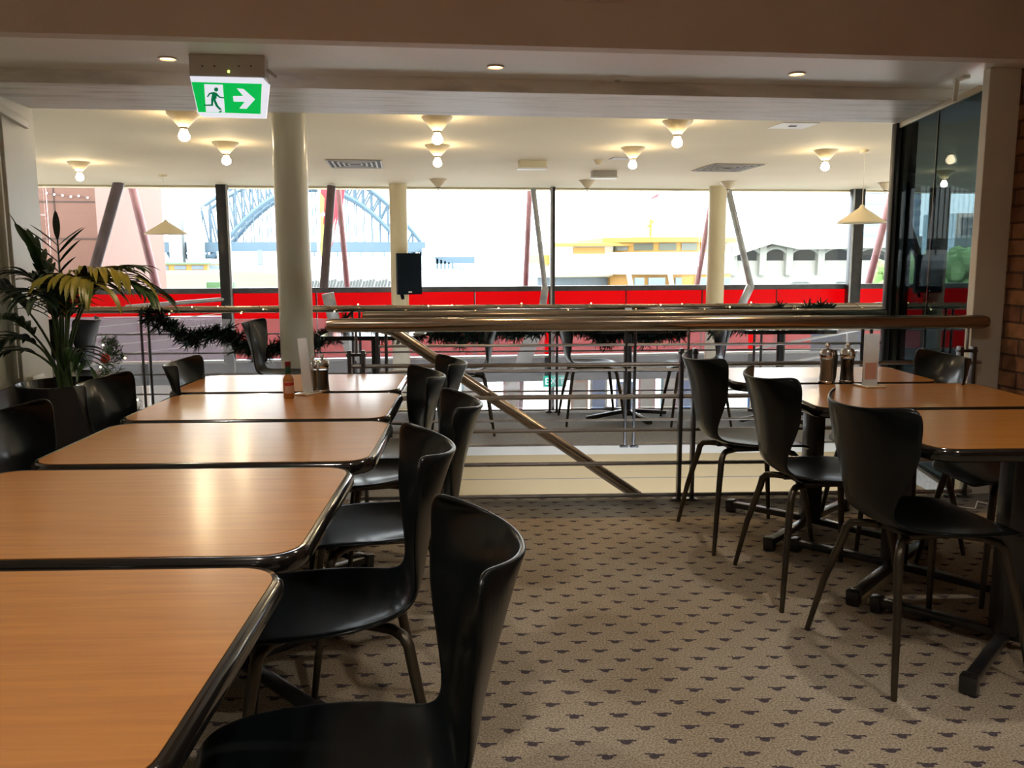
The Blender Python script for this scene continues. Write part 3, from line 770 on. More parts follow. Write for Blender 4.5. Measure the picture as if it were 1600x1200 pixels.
def pendant(x, y, zb, r, lab):
    t = thing('pendant_lamp', lab, 'pendant lamp', (x, y, 2.5), 0, 'conical pendant lamps')
    MB().lathe([(.06, 0), (.055, -.03), (.02, -.045)], n=20).build('canopy', 'shade_cream', t)
    MB().tube([(0, 0, -.04), (0, 0, zb-2.5+.19)], .004, 6).build('cord', 'cord_white', t)
    z = zb-2.5
    MB().lathe([(.012, z+.21), (.022, z+.20), (.035, z+.175), (r, z+.01), (r, z), (r-.006, z+.004), (.03, z+.165), (.01, z+.19)], n=40, close=False).build('lamp_shade', 'shade_cream', t, label='wide cream conical shade')
pendant(-3.42, 13.2, atY(256, 366, 13.2).z, .30, 'cream conical pendant lamp hanging at the left, before the bridge')
pendant(5.20, 9.5, atY(1350, 349, 9.5).z, .27, 'cream conical pendant lamp hanging at the right, left of the glass partition')
# recessed downlights in the near soffit
def downlight(p, lab, power, col=(1, .70, .40), rad=.045):
    t = thing('downlight', lab, 'downlight', p, 0, 'recessed downlights')
    MB().lathe([(rad*.78, .004), (rad*.8, -.006), (rad, -.006), (rad*1.02, .004)], n=28, close=False).build('trim_ring', 'downlight_ring', t)
    MB().lathe([(.001, -.001), (rad*.78, -.001)], n=24, close=False).build('lamp_face', 'downlight_lit', t, label='glowing lamp face')
    ld = bpy.data.lights.new('downlight_lamp', 'SPOT'); ld.energy = power; ld.color = col; ld.spot_size = R(115); ld.spot_blend = .8; ld.shadow_soft_size = .04
    lo = bpy.data.objects.new('downlight_lamp', ld); COL.objects.link(lo); lo.parent = t; lo.location = (0, 0, -.02)
    return t
WARM = 22
for (px_, py_, lab) in ((262, 91, 'small lit recessed downlight left of the exit sign'), (774, 104, 'small lit recessed downlight in the middle of the soffit'), (1245, 115, 'small lit recessed downlight at the right of the soffit')):
    downlight(atZ(px_, py_, 2.242), lab, WARM)
for i, (x, y) in enumerate(((-1.3, 2.7), (-.6, .9), (1.6, 2.6), (.6, 1.0), (2.2, .6), (-.9, -1.0), (1.2, -1.2))):  # unseen fill lights, added to brighten the near room
    t = downlight(Vector((x, y, 2.948)), 'unseen fill downlight added in the near room ceiling, ' + ['over the third left table', 'over the nearest left table', 'over the right tables', 'over the aisle by the camera', 'by the brick wall', 'behind the camera at left', 'behind the camera at right'][i], 46, (1, .90, .76))
o = MB().lathe([(.001, -.010), (.02, -.011), (.021, -.006), (.075, -.005), (.078, .001)], n=32, close=False).build('ceiling_speaker', 'white_rim'); o.location = atZ(965, 123, 2.242)
tag(o, 'flat round white ceiling speaker in the soffit', 'ceiling speaker')
MB().lathe([(.001, -.0125), (.018, -.0125)], n=20, close=False).build('centre_grille', 'hatch_grey', o)
# vents
def vent(x, y, w, d, lab):
    t = thing('air_vent', lab, 'air vent', (x, y, 2.5), 0, 'square ceiling air vents')
    MB().box((-w/2-.03, -d/2-.03, -.004), (w/2+.03, d/2+.03, .001)).build('frame', 'ceiling_cream', t)
    MB().box((-w/2, -d/2, -.006), (w/2, d/2, -.0045)).build('backing', 'vent_dark', t)
    k = 0
    for i in range(5):
        s = 1 - i*.19
        a = [(-w/2*s, -d/2*s), (w/2*s, -d/2*s), (w/2*s, d/2*s), (-w/2*s, d/2*s)]
        m_ = MB()
        for j in range(4):
            p, q = a[j], a[(j+1) % 4]
            m_.obox((p[0], p[1], -.014), (q[0], q[1], -.014), .022, .006, Vector((0, 0, 1)))
        m_.build('louvre_ring', 'hatch_grey', t)
vent(-.60, 11.45, .66, .9, 'square louvred air vent left of centre on the far ceiling')
vent(4.32, 11.45, .66, .9, 'square louvred air vent right of centre on the far ceiling')
def emlight(x, y, w, lab, m='white_plastic'):
    t = thing('emergency_light', lab, 'emergency light', (x, y, 2.5), 0, 'boxed emergency lights')
    MB().box((-w/2, -.08, -.085), (w/2, .08, 0), .004).build('housing', 'hatch_grey' if m != 'white_plastic' else 'trim_cream', t)
    MB().box((-w/2-.015, -.09, -.105), (w/2+.015, .09, -.086), .006).build('diffuser', 'white_rim', t)
emlight(1.60, 10.95, .34, 'boxed emergency light in the middle of the far ceiling')
emlight(2.78, 12.1, .34, 'greyer boxed emergency light right of the first', 'g')
o = MB().lathe([(.065, 0), (.05, -.03), (.03, -.055), (.004, -.06)], (2.41, 10.8, 2.5), 24).build('smoke_detector', 'cone_cream'); tag(o, 'small round smoke detector on the far ceiling', 'smoke detector')
o = MB().box((2.52, 10.45, 2.492), (2.74, 10.7, 2.5)).build('ceiling_hatch', 'hatch_grey', None, False); tag(o, 'small dark square hatch beside the smoke detector', 'hatch')
t = thing('ceiling_panel', 'flat white square panel with a small mark near the beam at right', 'ceiling panel', (3.58, 7.85, 2.5))
MB().box((-.17, -.17, -.008), (.17, .17, 0)).build('plate', 'white_rim', t, False)
MB().box((-.04, -.02, -.012), (.03, .02, -.008)).build('mark', 'vent_dark', t, False)
o = MB().box((-.14, -.01, 0), (.14, 0, .12), .004)
o = o.build('wall_plate', 'bulkhead_paint'); p = atY(928, 3, 4.058); o.location = (p.x, 4.058, p.z); tag(o, 'thin screwed metal plate at the very top of the brown bulkhead', 'plate')
for dx in (-.12, -.10, .10, .12): MB().lathe([(.004, 0), (.004, .004)], n=8).build('screw', 'vent_dark', o).location = (dx, -.012, .012)

# exit sign
SY = 4.40
t = thing('exit_sign', 'lit green running man exit sign with arrow hanging from the soffit', 'exit sign', (0, 0, 0))
def sp(px_, py_, Y=SY): return atY(px_, py_, Y)
def poly_plate(pts, Y, th, name, m, parent, label=None):
    b = MB(); a = [b.bm.verts.new(sp(x, y, Y)) for x, y in pts]; c2 = [b.bm.verts.new(Vector(v.co)+Vector((0, th, 0))) for v in a]
    n = len(a)
    for k in range(n): b.bm.faces.new((a[k], a[(k+1) % n], c2[(k+1) % n], c2[k]))
    b.bm.faces.new(a); b.bm.faces.new(c2[::-1]); return b.build(name, m, parent, False, label)
A0 = sp(296, 101); A1 = sp(411, 104)
MB().box((A0.x, SY-.012, sp(350, 121).z), (A1.x+.01, SY+.10, 2.243), .004).build('housing', 'sign_body', t)
for q in (315, 334, 372, 391): poly_plate([(q, 102), (q+2, 102), (q+2, 104.5), (q, 104.5)], SY-.014, .003, 'screw', 'vent_dark', t)
poly_plate([(356, 110), (358.5, 110), (358.5, 113.5), (356, 113.5)], SY-.014, .003, 'indicator_lamp', 'led_green', t)
F = SY-.014
poly_plate([(296.5, 119), (411, 122), (421, 132), (415.5, 184.5), (316, 182), (309, 177)], F, .02, 'diffuser_plate', 'sign_white', t)
poly_plate([(299, 128), (409, 131), (407, 178), (310, 175)], F-.0015, .0012, 'green_face', 'sign_green', t)
poly_plate([(319, 131.5), (348, 132.5), (351.5, 175.5), (322, 175)], F-.003, .0012, 'door_symbol', 'sign_white', t)
poly_plate([(364, 150), (380, 150), (370, 138), (380.5, 139), (398.5, 155), (385, 170), (374, 169.5), (382.5, 159), (365, 158.5)], F-.003, .0012, 'arrow', 'sign_white', t)
man = MB()
def mp_(pts, yy=F-.0045):
    vs = [sp(x, y, yy) for x, y in pts]; man.bm.faces.new([man.bm.verts.new(v) for v in vs])
mp_([(337.8+3.3*math.cos(2*PI*k/14), 139.8+3.3*math.sin(2*PI*k/14)) for k in range(14)])
mp_([(334, 143.5), (339, 145), (338.5, 154), (332, 158.5), (329.5, 156.5), (331, 148)])
mp_([(334, 143.5), (327, 145), (323, 151), (325, 152), (328.5, 147.3), (333, 147)])
mp_([(338, 144.5), (344, 151), (350, 152), (350, 153.8), (343, 153.2), (337, 148.5)])
mp_([(329.5, 156), (333.5, 157), (333, 165.5), (319, 165.5), (318.5, 163.5), (330, 163)])
mp_([(333, 156), (336.5, 155), (341, 165), (347, 171.5), (343, 172), (337, 166)])
mp_([(341, 175.5), (344, 173), (348, 172.7), (345, 175.6)])
man.build('running_figure', 'sign_dark_green', t, False)
# sensor arm on the right side of the housing
MB().tube([Vector((A1.x+.01, SY+.05, 2.19)), Vector((A1.x+.05, SY+.07, 2.16))], .008, 8).build('cable', 'hatch_grey', t)

# loudspeakers
def loudspeaker(p, rz, w, h, d, lab):
    t = thing('loudspeaker', lab, 'loudspeaker', p, rz, 'black wall loudspeakers')
    MB().prism([(-w/2, 0), (w/2, 0), (w*.36, d), (-w*.36, d)], -h/2, h/2).build('cabinet', 'speaker_black', t)
    MB().box((-w/2+.008, -.008, -h/2+.01), (w/2-.008, -.001, h/2-.01), .003).build('grille', 'speaker_grille', t)
    MB().box((-.03, -.012, -h/2+.03), (.03, -.009, -h/2+.05)).build('badge', 'white_rim', t)
    MB().tube([(-w*.2, d*.5, -h/2-.07), (-w*.2, d*.7, -h/2)], .03, 10).build('bracket', 'speaker_black', t)
q = atY(640, 428, 14.12); loudspeaker(q, R(22), .42, .66, .20, 'black loudspeaker mounted on the cream column by the window')
q = atY(1452, 428, 14.05); loudspeaker(q, R(-10), .46, .66, .24, 'black loudspeaker seen through the tinted glass partition')

# ------------------------------------------------------------------ wall fittings left
t = thing('socket_box', 'pale surface-mounted socket box low on the left pilaster', 'socket box', (-2.178, 5.34, .55))
MB().box((0, -.10, -.06), (.035, .06, .07), .005).build('box', 'white_plastic', t); MB().box((.036, -.06, -.04), (.055, .05, .05), .004).build('cover', 'white_rim', t)
o = MB().box((-.012, -.012, .62), (.010, .010, 2.15), .003).build('conduit', 'wall_paint'); o.location = (-2.20, 5.17, 0); tag(o, 'slim painted conduit running up beside the left pilaster', 'conduit')

# ------------------------------------------------------------------ potted palm
PX, PY = -1.88, 5.0
pot = thing('potted_palm', 'tall palm in a glossy black round planter by the left wall', 'potted plant', (PX, PY, 0))
MB().lathe([(.17, 0), (.185, .01), (.245, .60), (.252, .615), (.240, .618), (.225, .56)], n=48, close=False).build('planter', 'pot_black', pot, label='glossy black tapered planter')
MB().lathe([(.001, .565), (.232, .560)], n=32, close=False).build('soil', 'soil', pot)
def frond(base, p1, p2, tip, nleaf, llen, droop, m, lw=.016, start=.35, spread=1.0, seed=0, cup=0.0):
    rnd = random.Random(seed)
    pts = []
    N = 16
    for i in range(N+1):
        t_ = i/N; a = (1-t_)
        pts.append(base*a**3 + p1*3*a*a*t_ + p2*3*a*t_*t_ + tip*t_**3)
    MB_ = MB(); MB_.tube(pts, [.007*(1-.75*i/N)+.0015 for i in range(N+1)], 8)
    st_ = MB_.build('frond_stem', 'stem_green', pot)
    lf = MB()
    for k in range(nleaf):
        t_ = start + (1-start)*k/(nleaf-1)
        i = min(N-1, int(t_*N)); fr = t_*N-i
        p = pts[i].lerp(pts[i+1], fr); d = (pts[i+1]-pts[i]).normalized()
        side = d.cross(Vector((0, 0, 1)))
        if side.length < .1: side = Vector((1, 0, 0))
        side.normalize(); upn = side.cross(d)
        L = llen*(1-.25*abs(2*(t_-start)/(1-start)-1)**2)*(.85+.3*rnd.random())
        for s in ((-1, 1) if k < nleaf-1 else (0,)):
            dir_ = (side*s*spread + d*(.75+.25*rnd.random()) + upn*(.18+cup)).normalized()
            q = p.copy(); prev = None; segs = 7; v = dir_.copy()
            for j in range(segs+1):
                w_ = lw*math.sin(PI*min(1, (j+.55)/(segs+.6)))**.7 * (1 if j < segs else .1)
                wd = v.cross(Vector((0, 0, 1)));
                if wd.length < .05: wd = side.copy()
                wd.normalize()
                nn = wd.cross(v).normalized()
                c0 = lf.bm.verts.new(q - wd*w_ + nn*w_*.35); c1 = lf.bm.verts.new(q); c2 = lf.bm.verts.new(q + wd*w_ + nn*w_*.35)
                if prev: lf.bm.faces.new((prev[0], prev[1], c1, c0)); lf.bm.faces.new((prev[1], prev[2], c2, c1))
                prev = (c0, c1, c2)
                q = q + v*(L/segs); v = (v + Vector((0, 0, -droop*(.6+.7*j/segs)))).normalized()
    for v_ in lf.bm.verts:
        if v_.co.x < -.345: v_.co.x = -.345 + (v_.co.x+.345)*.02
    o = lf.build('leaflets', m, st_); return o
def V(x, y, z): return Vector((x, y, z))
B = lambda i: V(.035*math.cos(i*2.4), .035*math.sin(i*2.4), .56)
FRN = [
 (V(.03, -.05, .95), V(.08, -.16, 1.30), V(.30, -.30, 1.16), 17, .30, .30, 'leaf_gold', .019, .42),
 (V(.03, -.02, .95), V(.10, -.05, 1.36), V(.42, -.16, 1.20), 15, .27, .24, 'leaf_gold', .015, .5),
 (V(.05, .03, .95), V(.16, .05, 1.34), V(.50, .0, 1.10), 16, .27, .20, 'leaf_green', .016, .45),
 (V(-.02, 0, 1.0), V(-.05, .05, 1.22), V(-.16, .0, 1.40), 9, .22, .06, 'leaf_green', .019, .55),
 (V(.02, 0, 1.0), V(.0, .05, 1.26), V(.01, .02, 1.40), 5, .20, .02, 'leaf_dark', .018, .66),
 (V(-.05, -.02, .9), V(-.20, -.05, 1.20), V(-.31, -.28, 1.16), 13, .28, .14, 'leaf_dark', .017, .5),
 (V(-.05, -.05, .85), V(-.18, -.12, 1.07), V(-.30, -.34, .98), 12, .28, .18, 'leaf_green', .016, .45),
 (V(-.04, .0, .8), V(-.14, -.1, .98), V(-.31, -.28, .80), 10, .27, .20, 'leaf_dark', .017, .5),
 (V(-.06, .0, .75), V(-.20, -.02, .90), V(-.31, -.20, .74), 8, .20, .16, 'leaf_dark', .014, .5),
 (V(.0, -.02, .9), V(.0, -.14, 1.20), V(.02, -.34, 1.10), 14, .26, .22, 'leaf_dark', .018, .45),
 (V(.02, .02, .9), V(.06, .0, 1.18), V(.12, -.10, 1.18), 14, .24, .22, 'leaf_dark', .018, .45),
 (V(-.02, .02, .9), V(-.04, .02, 1.16), V(-.10, -.10, 1.20), 14, .24, .20, 'leaf_dark', .018, .45),
 (V(.05, -.02, .75), V(.10, -.08, .92), V(.20, -.18, .72), 8, .18, .2, 'leaf_green', .013, .5),
 (V(-.03, .02, .9), V(-.06, .12, 1.18), V(-.02, .28, 1.16), 12, .24, .16, 'leaf_dark', .016, .5),
 (V(.02, .02, .95), V(.14, .10, 1.25), V(.34, .18, 1.24), 13, .25, .18, 'leaf_green', .015, .45),
]
for i, (p1, p2, tip, n_, ll, dr, m_, lw_, st0) in enumerate(FRN):
    frond(B(i), p1, p2, tip, n_, ll, dr, m_, lw_, st0, .9, i*5+1)
for i in range(7):
    a = i*.9; MB().tube([B(i+3), V(.03*math.cos(a), .03*math.sin(a), .85), V(.05*math.cos(a)+.01, .05*math.sin(a), 1.05+.03*i)], [.008, .006, .003], 8).build('frond_stem', 'stem_green', pot)
# festive shrub with lights behind the planter
def tuft(b, p, n, L, w, rnd):
    for _ in range(n):
        d = Vector((rnd.gauss(0, 1), rnd.gauss(0, 1), rnd.gauss(0, 1))).normalized(); e = p + d*L*(.6+.6*rnd.random())
        s = d.cross(Vector((rnd.random(), rnd.random(), rnd.random()))).normalized()*w
        b.quad(p-s, e-s*.4, e+s*.4, p+s)
rnd = random.Random(3)
sh = thing('festive_shrub', 'small green shrub with fairy lights and a red bauble behind the planter', 'shrub', U(-2.62, 6.15, 0), 0)
b = MB()
for _ in range(150):
    a = rnd.random()*2*PI; h = rnd.random(); r_ = .20*(1-h*.75)*math.sqrt(rnd.random())
    tuft(b, Vector((r_*math.cos(a), r_*math.sin(a), .12+h*.62)), 10, .05, .004, rnd)
b.build('foliage', 'leaf_green', sh, False)
MB().lathe([(.09, 0), (.11, .16), (.10, .165)], n=20).build('pot', 'ledge_cream', sh)
for i in range(12):
    a = i*2.1; h = i/12; r_ = .19*(1-h*.7)
    MB().ball((r_*math.cos(a), r_*math.sin(a), .15+h*.6), .007, u=8, v=6).build('fairy_bulb', 'fairy_lit', sh)
MB().ball((.02, -.18, .62), .032).build('bauble', 'bauble_red', sh, label='red bauble')
# tinsel garlands and fairy lights on the far balustrade
def garland(path, lab, dens=110, th=.05):
    P = [atV(x, y, 7.13) for x, y in path]; b = MB(); rnd = random.Random(len(path))
    
    for p, q in zip(P, P[1:]):
        n = max(2, int((q-p).length*dens))
        for k in range(n):
            c_ = p.lerp(q, k/n) + Vector((rnd.gauss(0, .01), rnd.gauss(0, .012), rnd.gauss(0, th*.6)))
            tuft(b, c_, 20, .080, .0075, rnd)
    o = b.build('tinsel_garland', 'garland_green', None, False); tag(o, lab, 'garland', 'dark green tinsel garlands')
garland([(226, 494), (245, 503), (268, 512), (290, 523), (310, 530), (322, 524), (338, 518), (352, 522), (372, 535), (395, 548), (415, 552), (432, 545), (470, 540), (490, 536), (508, 528), (525, 516), (545, 504)], 'dark green tinsel garland looped left of and behind the thick column')
garland([(575, 512), (610, 520), (640, 516), (665, 519), (690, 520), (715, 527), (745, 523), (780, 518), (815, 517), (850, 508), (905, 508), (930, 519), (960, 525), (985, 520), (1010, 524), (1040, 520), (1075, 514)], 'dark green tinsel garland on the far balustrade, centre')
garland([(1095, 505), (1130, 512), (1165, 506), (1200, 500), (1240, 498), (1262, 488), (1280, 486), (1300, 490)], 'dark green tinsel garland on the far balustrade, right end', 60)
t = thing('fairy_lights', 'string of tiny warm lights wound along the far handrail', 'string lights', U(0, 7.17, 0), -TILT)
pts = []
for i in range(140):
    u_ = -2.75 + i*.048; pts.append((u_, .035*math.cos(i*1.1), .882+.036*math.sin(i*1.1)))
MB().tube(pts, .0018, 5).build('cord', 'vent_dark', t)
for i in range(4, 140, 4):
    MB().ball((pts[i][0], pts[i][1]-.006, pts[i][2]+.004), .0055, u=8, v=6).build('light_bulb', 'fairy_lit', t)

# hanging exit sign of the lower level
p = atY(867, 596, 14.5)
t = thing('hanging_exit_sign', 'teal EXIT sign hanging over the level below, behind the chair', 'exit sign', p)
MB().box((-.2, 0, -.095), (.2, .05, .095), .004).build('box', 'exit_teal', t)
def text(s, size, m, parent, loc, ext=.002):
    cu = bpy.data.curves.new('text', 'FONT'); cu.body = s; cu.size = size; cu.extrude = ext; cu.align_x = 'CENTER'; cu.align_y = 'CENTER'
    tmp = bpy.data.objects.new('tmp', cu); COL.objects.link(tmp); bpy.context.view_layer.update()
    dg = bpy.context.evaluated_depsgraph_get(); me = bpy.data.meshes.new_from_object(tmp.evaluated_get(dg)); bpy.data.objects.remove(tmp)
    me.materials.clear(); me.materials.append(M[m]); o = bpy.data.objects.new('lettering', me); COL.objects.link(o); o.parent = parent
    o.location = loc; o.rotation_euler = (PI/2, 0, 0); return o
text('EXIT', .17, 'sign_white', t, (0, -.003, 0))
for sx in (-.15, .15): MB().tube([(sx, .025, .09), (sx, .025, .32)], .006, 6).build('hanger', 'post_steel', t)

# lower level frontage boards (outside, below)
cols = ['poster_cream', 'poster_teal', 'poster_pink', 'poster_orange', 'poster_cream', 'poster_blue', 'poster_pink', 'poster_teal', 'poster_cream', 'poster_orange', 'poster_blue', 'poster_cream']
xs2 = [700, 735, 800, 905, 935, 975, 1010, 1045, 1075, 1110, 1180, 1230]
nm = ['cream', 'teal', 'pink', 'orange', 'cream', 'blue', 'pink', 'teal', 'cream', 'orange', 'blue', 'cream']
for i, (x, cn) in enumerate(zip(xs2, cols)):
    p = atY(x, 640, 16.4); h = .30 + .28*((i*7) % 5)/5
    t = thing('display_board', nm[i] + ' standing board outside the lower level, number %s from the left' % ['one', 'two', 'three', 'four', 'five', 'six', 'seven', 'eight', 'nine', 'ten', 'eleven', 'twelve'][i], 'display board', (p.x, 16.4, -2.9), 0, 'boards outside the lower level windows')
    MB().box((-.17, -.02, 0), (.17, .02, 1.5+h), .005).build('board', cn, t)
    MB().box((-.13, -.025, 1.2), (.13, -.021, 1.45+h)).build('print', 'poster_cream' if cn != 'poster_cream' else 'poster_blue', t)

# ------------------------------------------------------------------ outside
o = MB().box((-300, 15.4, -3.4), (300, 34, -3.0)).build('quay', 'quay', None, False); o['kind'] = 'structure'; o.name = 'floor_quay'
o = MB().box((-1500, 34, -6.2), (1500, 3000, -6.0)).build('harbour_water', 'water', None, False); tag(o, 'hazy pale harbour water beyond the quay', 'water', None, 'stuff')
# pink stone building left
t = thing('stone_building', 'pink stone clad building outside the left windows', 'building', (0, 0, 0))
a = atY(148, 300, 19).x
MB().box((-16, 19, -3), (a, 24, 9)).build('front_wall', 'pink_stone', t, False)
j = MB()
for yy in (315, 373, 431): 
    z_ = atY(100, yy, 18.99).z; j.box((-15.9, 18.985, z_-.012), (a-.01, 18.995, z_+.012))
xv = atY(86, 340, 18.99).x
j.box((xv-.012, 18.985, -2), (xv+.012, 18.995, 8)); j.build('joints', 'stone_joint', t, False)
b = atY(203, 300, 27).x; a2 = atY(120, 300, 27).x
MB().box((a2, 27, -3), (b, 30, 9)).build('rear_wall', 'pink_stone_hazed', t, False)
j = MB()
for yy in (335, 375, 412):
    z_ = atY(180, yy, 26.98).z; j.box((a2, 26.98, z_-.012), (b, 26.99, z_+.012))
j.build('joints', 'pink_stone', t, False)
t = thing('string_light_reflection', 'row of tiny dots for reflected fairy lights before the pink building', 'string lights', (0, 0, 0))  # glowing dots stand in for fairy lights reflected in the window
pp = [atY(x_, y_, 18.98) for x_, y_ in ((66, 300), (73, 302), (85, 304), (98, 305.5), (111, 307.5), (123, 306.5), (137, 309))]
MB().tube(pp, .004, 5).build('cord', 'vent_dark', t)
for p in pp[1:]: MB().ball(p + Vector((0, -.01, 0)), .022, u=8, v=6).build('light_bulb', 'sign_white', t)

# harbour bridge
BY = 700.0
br = thing('arch_bridge', 'pale blue steel arch bridge across the harbour, fading into haze', 'bridge', (0, 0, 0))
def lo_chord(t_): return atY(322+ (596-322)*t_, 0, BY).x
xl, xr = atY(318, 390, BY).x, atY(658, 390, BY).x
zd = atY(480, 384, BY).z; cxm = (xl+xr)/2; half = (xr-xl)/2
ztop_pk = atY(445, 262, BY).z; zlow_pk = atY(445, 292, BY).z
zt_end_l = atY(316, 325, BY).z; zt_end_r = atY(655, 378, BY).z
zl_end = atY(590, 384, BY).z - 8
arch = MB(); n = 26
for dy in (0, 26):
    top, low = [], []
    for i in range(n+1):
        s = -1+2*i/n; x = cxm + s*half
        zt = ztop_pk - (ztop_pk - (zt_end_l if s < 0 else zt_end_r))*abs(s)**2.0
        zl = zlow_pk - (zlow_pk - zl_end)*min(1, abs(s)*1.12)**2.0
        top.append(Vector((x, BY+dy, zt))); low.append(Vector((x, BY+dy, zl)))
    arch.tube(top, 1.5, 6); arch.tube(low, 2.1, 6)
    for i in range(n+1):
        arch.tube([top[i], low[i]], .8, 4)
        if i < n: arch.tube([top[i] if i < n/2 else top[i+1], low[i+1] if i < n/2 else low[i]], .7, 4)
        if low[i].z > zd: arch.tube([low[i], Vector((low[i].x, BY+dy, zd))], .45, 4)
arch.build('arch_truss', 'bridge_steel_haze', br, False)
dk = MB(); x0 = atY(190, 390, BY).x; x1 = atY(665, 395, BY).x
dk.box((x0, BY-2, zd-5), (x1, BY+28, zd+3))
k = x0
while k < x1: dk.box((k, BY-3, zd-9), (k+1.2, BY-2, zd-4)); k += 9
dk.build('deck', 'bridge_steel_haze', br, False)
for (pxc, w_, yt, m_) in ((302, 24, 335, 'sandstone_pale'), (272, 20, 330, 'sandstone_pale'), (664, 14, 388, 'sandstone_pale'), (676, 8, 392, 'sandstone_pale')):
    a_, b_ = atY(pxc-w_/2, yt, BY-12), atY(pxc+w_/2, yt, BY-12); z_ = a_.z
    MB().box((a_.x, BY-14, -6), (b_.x, BY-4, z_-6)).box((a_.x+1, BY-13, z_-6), (b_.x-1, BY-5, z_)).build('pylon', m_, br, False, label='pale stone pylon')
ap = MB()
for i in range(9):
    x_ = atY(200+i*13, 430, BY+2).x; ap.tube([(x_, BY, zd-5), (x_+(6 if i % 2 else -6), BY, -5)], 1.2, 4)
for i in range(10):
    x_ = atY(682+i*6, 420, BY+2).x; ap.box((x_, BY, -6), (x_+1.4, BY+4, atY(690, 404+i*2, BY).z))
ap.box((atY(680, 400, BY).x, BY, atY(690, 412, BY).z), (atY(742, 400, BY).x, BY+10, atY(690, 401, BY).z))
ap.build('approach_spans', 'bridge_steel_haze', br, False)
# far shore
def blob(px0, px1, ytop, ybot, Y, m, name, lab, cat, seed, group=None):
    rnd = random.Random(seed); b = MB(); a_, c_ = atY(px0, ybot, Y), atY(px1, ybot, Y); zt = atY((px0+px1)/2, ytop, Y).z
    W = c_.x-a_.x; H_ = zt-a_.z; n = 14
    for i in range(n):
        f_ = (i+.5)/n; h = H_*(.55+.45*math.sin(PI*f_))*(.8+.3*rnd.random())
        b.ball((a_.x+W*f_, Y+rnd.random()*W*.1, a_.z), 1, (W/n*1.1, W/n*1.1, h), 10, 8)
    o = b.build(name, m); tag(o, lab, cat, group)
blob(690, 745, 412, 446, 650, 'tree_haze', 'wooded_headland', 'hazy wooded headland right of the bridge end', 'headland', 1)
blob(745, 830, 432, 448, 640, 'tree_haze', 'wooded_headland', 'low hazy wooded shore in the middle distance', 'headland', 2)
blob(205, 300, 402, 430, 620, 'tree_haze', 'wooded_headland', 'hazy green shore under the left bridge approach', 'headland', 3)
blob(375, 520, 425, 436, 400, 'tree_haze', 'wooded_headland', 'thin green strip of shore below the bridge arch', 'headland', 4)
# pale building block below the arch
t = thing('waterfront_building', 'pale hazy blocky building below the bridge arch', 'building', (0, 0, 0))
a_, b_ = atY(338, 384, 500), atY(470, 430, 500)
MB().box((a_.x, 500, -6), (b_.x, 520, a_.z-3)).build('block', 'sandstone_pale', t, False)
MB().box((atY(385, 0, 500).x, 499, b_.z+6), (atY(392, 0, 500).x, 500, b_.z+14)).build('window', 'tower_band', t, False)
# banner
t = thing('banner_pole', 'red and yellow festival banner on a curved pole outside, behind the dark strut', 'banner', (0, 0, 0))
BYY = 22.0
MB().tube([atY(499, 285, BYY), atY(497, 360, BYY), atY(499, 430, BYY), atY(505, 455, BYY), Vector((atY(506, 470, BYY).x, BYY, -3.0))], .04, 8).build('pole', 'ferry_cream', t)
def fpoly(pts, Y, th, name, m, parent):
    b = MB(); a = [b.bm.verts.new(atY(x, y, Y)) for x, y in pts]; c2 = [b.bm.verts.new(v.co+Vector((0, th, 0))) for v in a]; n = len(a)
    for k in range(n): b.bm.faces.new((a[k], a[(k+1) % n], c2[(k+1) % n], c2[k]))
    b.bm.faces.new(a); b.bm.faces.new(c2[::-1]); return b.build(name, m, parent, False)
fpoly([(501, 284), (540, 284), (536, 320), (528, 340), (520, 380), (508, 410), (502, 420)], BYY, .02, 'banner_cloth', 'banner_red', t)
fpoly([(500, 300), (507, 310), (505, 350), (512, 360), (505, 400), (501, 400)], BYY-.03, .01, 'yellow_edge', 'banner_yellow', t)
fpoly([(521, 350), (525, 340), (521, 372), (514, 395)], BYY-.03, .01, 'pale_patch', 'ferry_cream', t)
# ferries at left with green roof
t = thing('green_ferry', 'low green and yellow ferry moored outside at the left', 'boat', (0, 0, 0))
YF = 60.0
a_, b_ = atY(205, 411, YF), atY(330, 420, YF)
MB().box((a_.x-2, YF, atY(0, 414, YF).z), (b_.x, YF+5, a_.z)).build('roof', 'boat_green', t, False)
MB().box((a_.x-2, YF+.3, atY(0, 424, YF).z), (b_.x-.3, YF+4.7, atY(0, 414, YF).z)).build('cabin', 'ferry_yellow', t, False)
for i in range(5):
    xx = a_.x + .4 + i*1.12; MB().box((xx, YF+.25, atY(0, 422.5, YF).z), (xx+.75, YF+.3, atY(0, 416, YF).z)).build('window', 'ferry_blue', t, False)
MB().box((a_.x-2, YF-.4, -6), (b_.x+.5, YF+5.4, atY(0, 424, YF).z)).build('hull', 'ferry_cream', t, False)
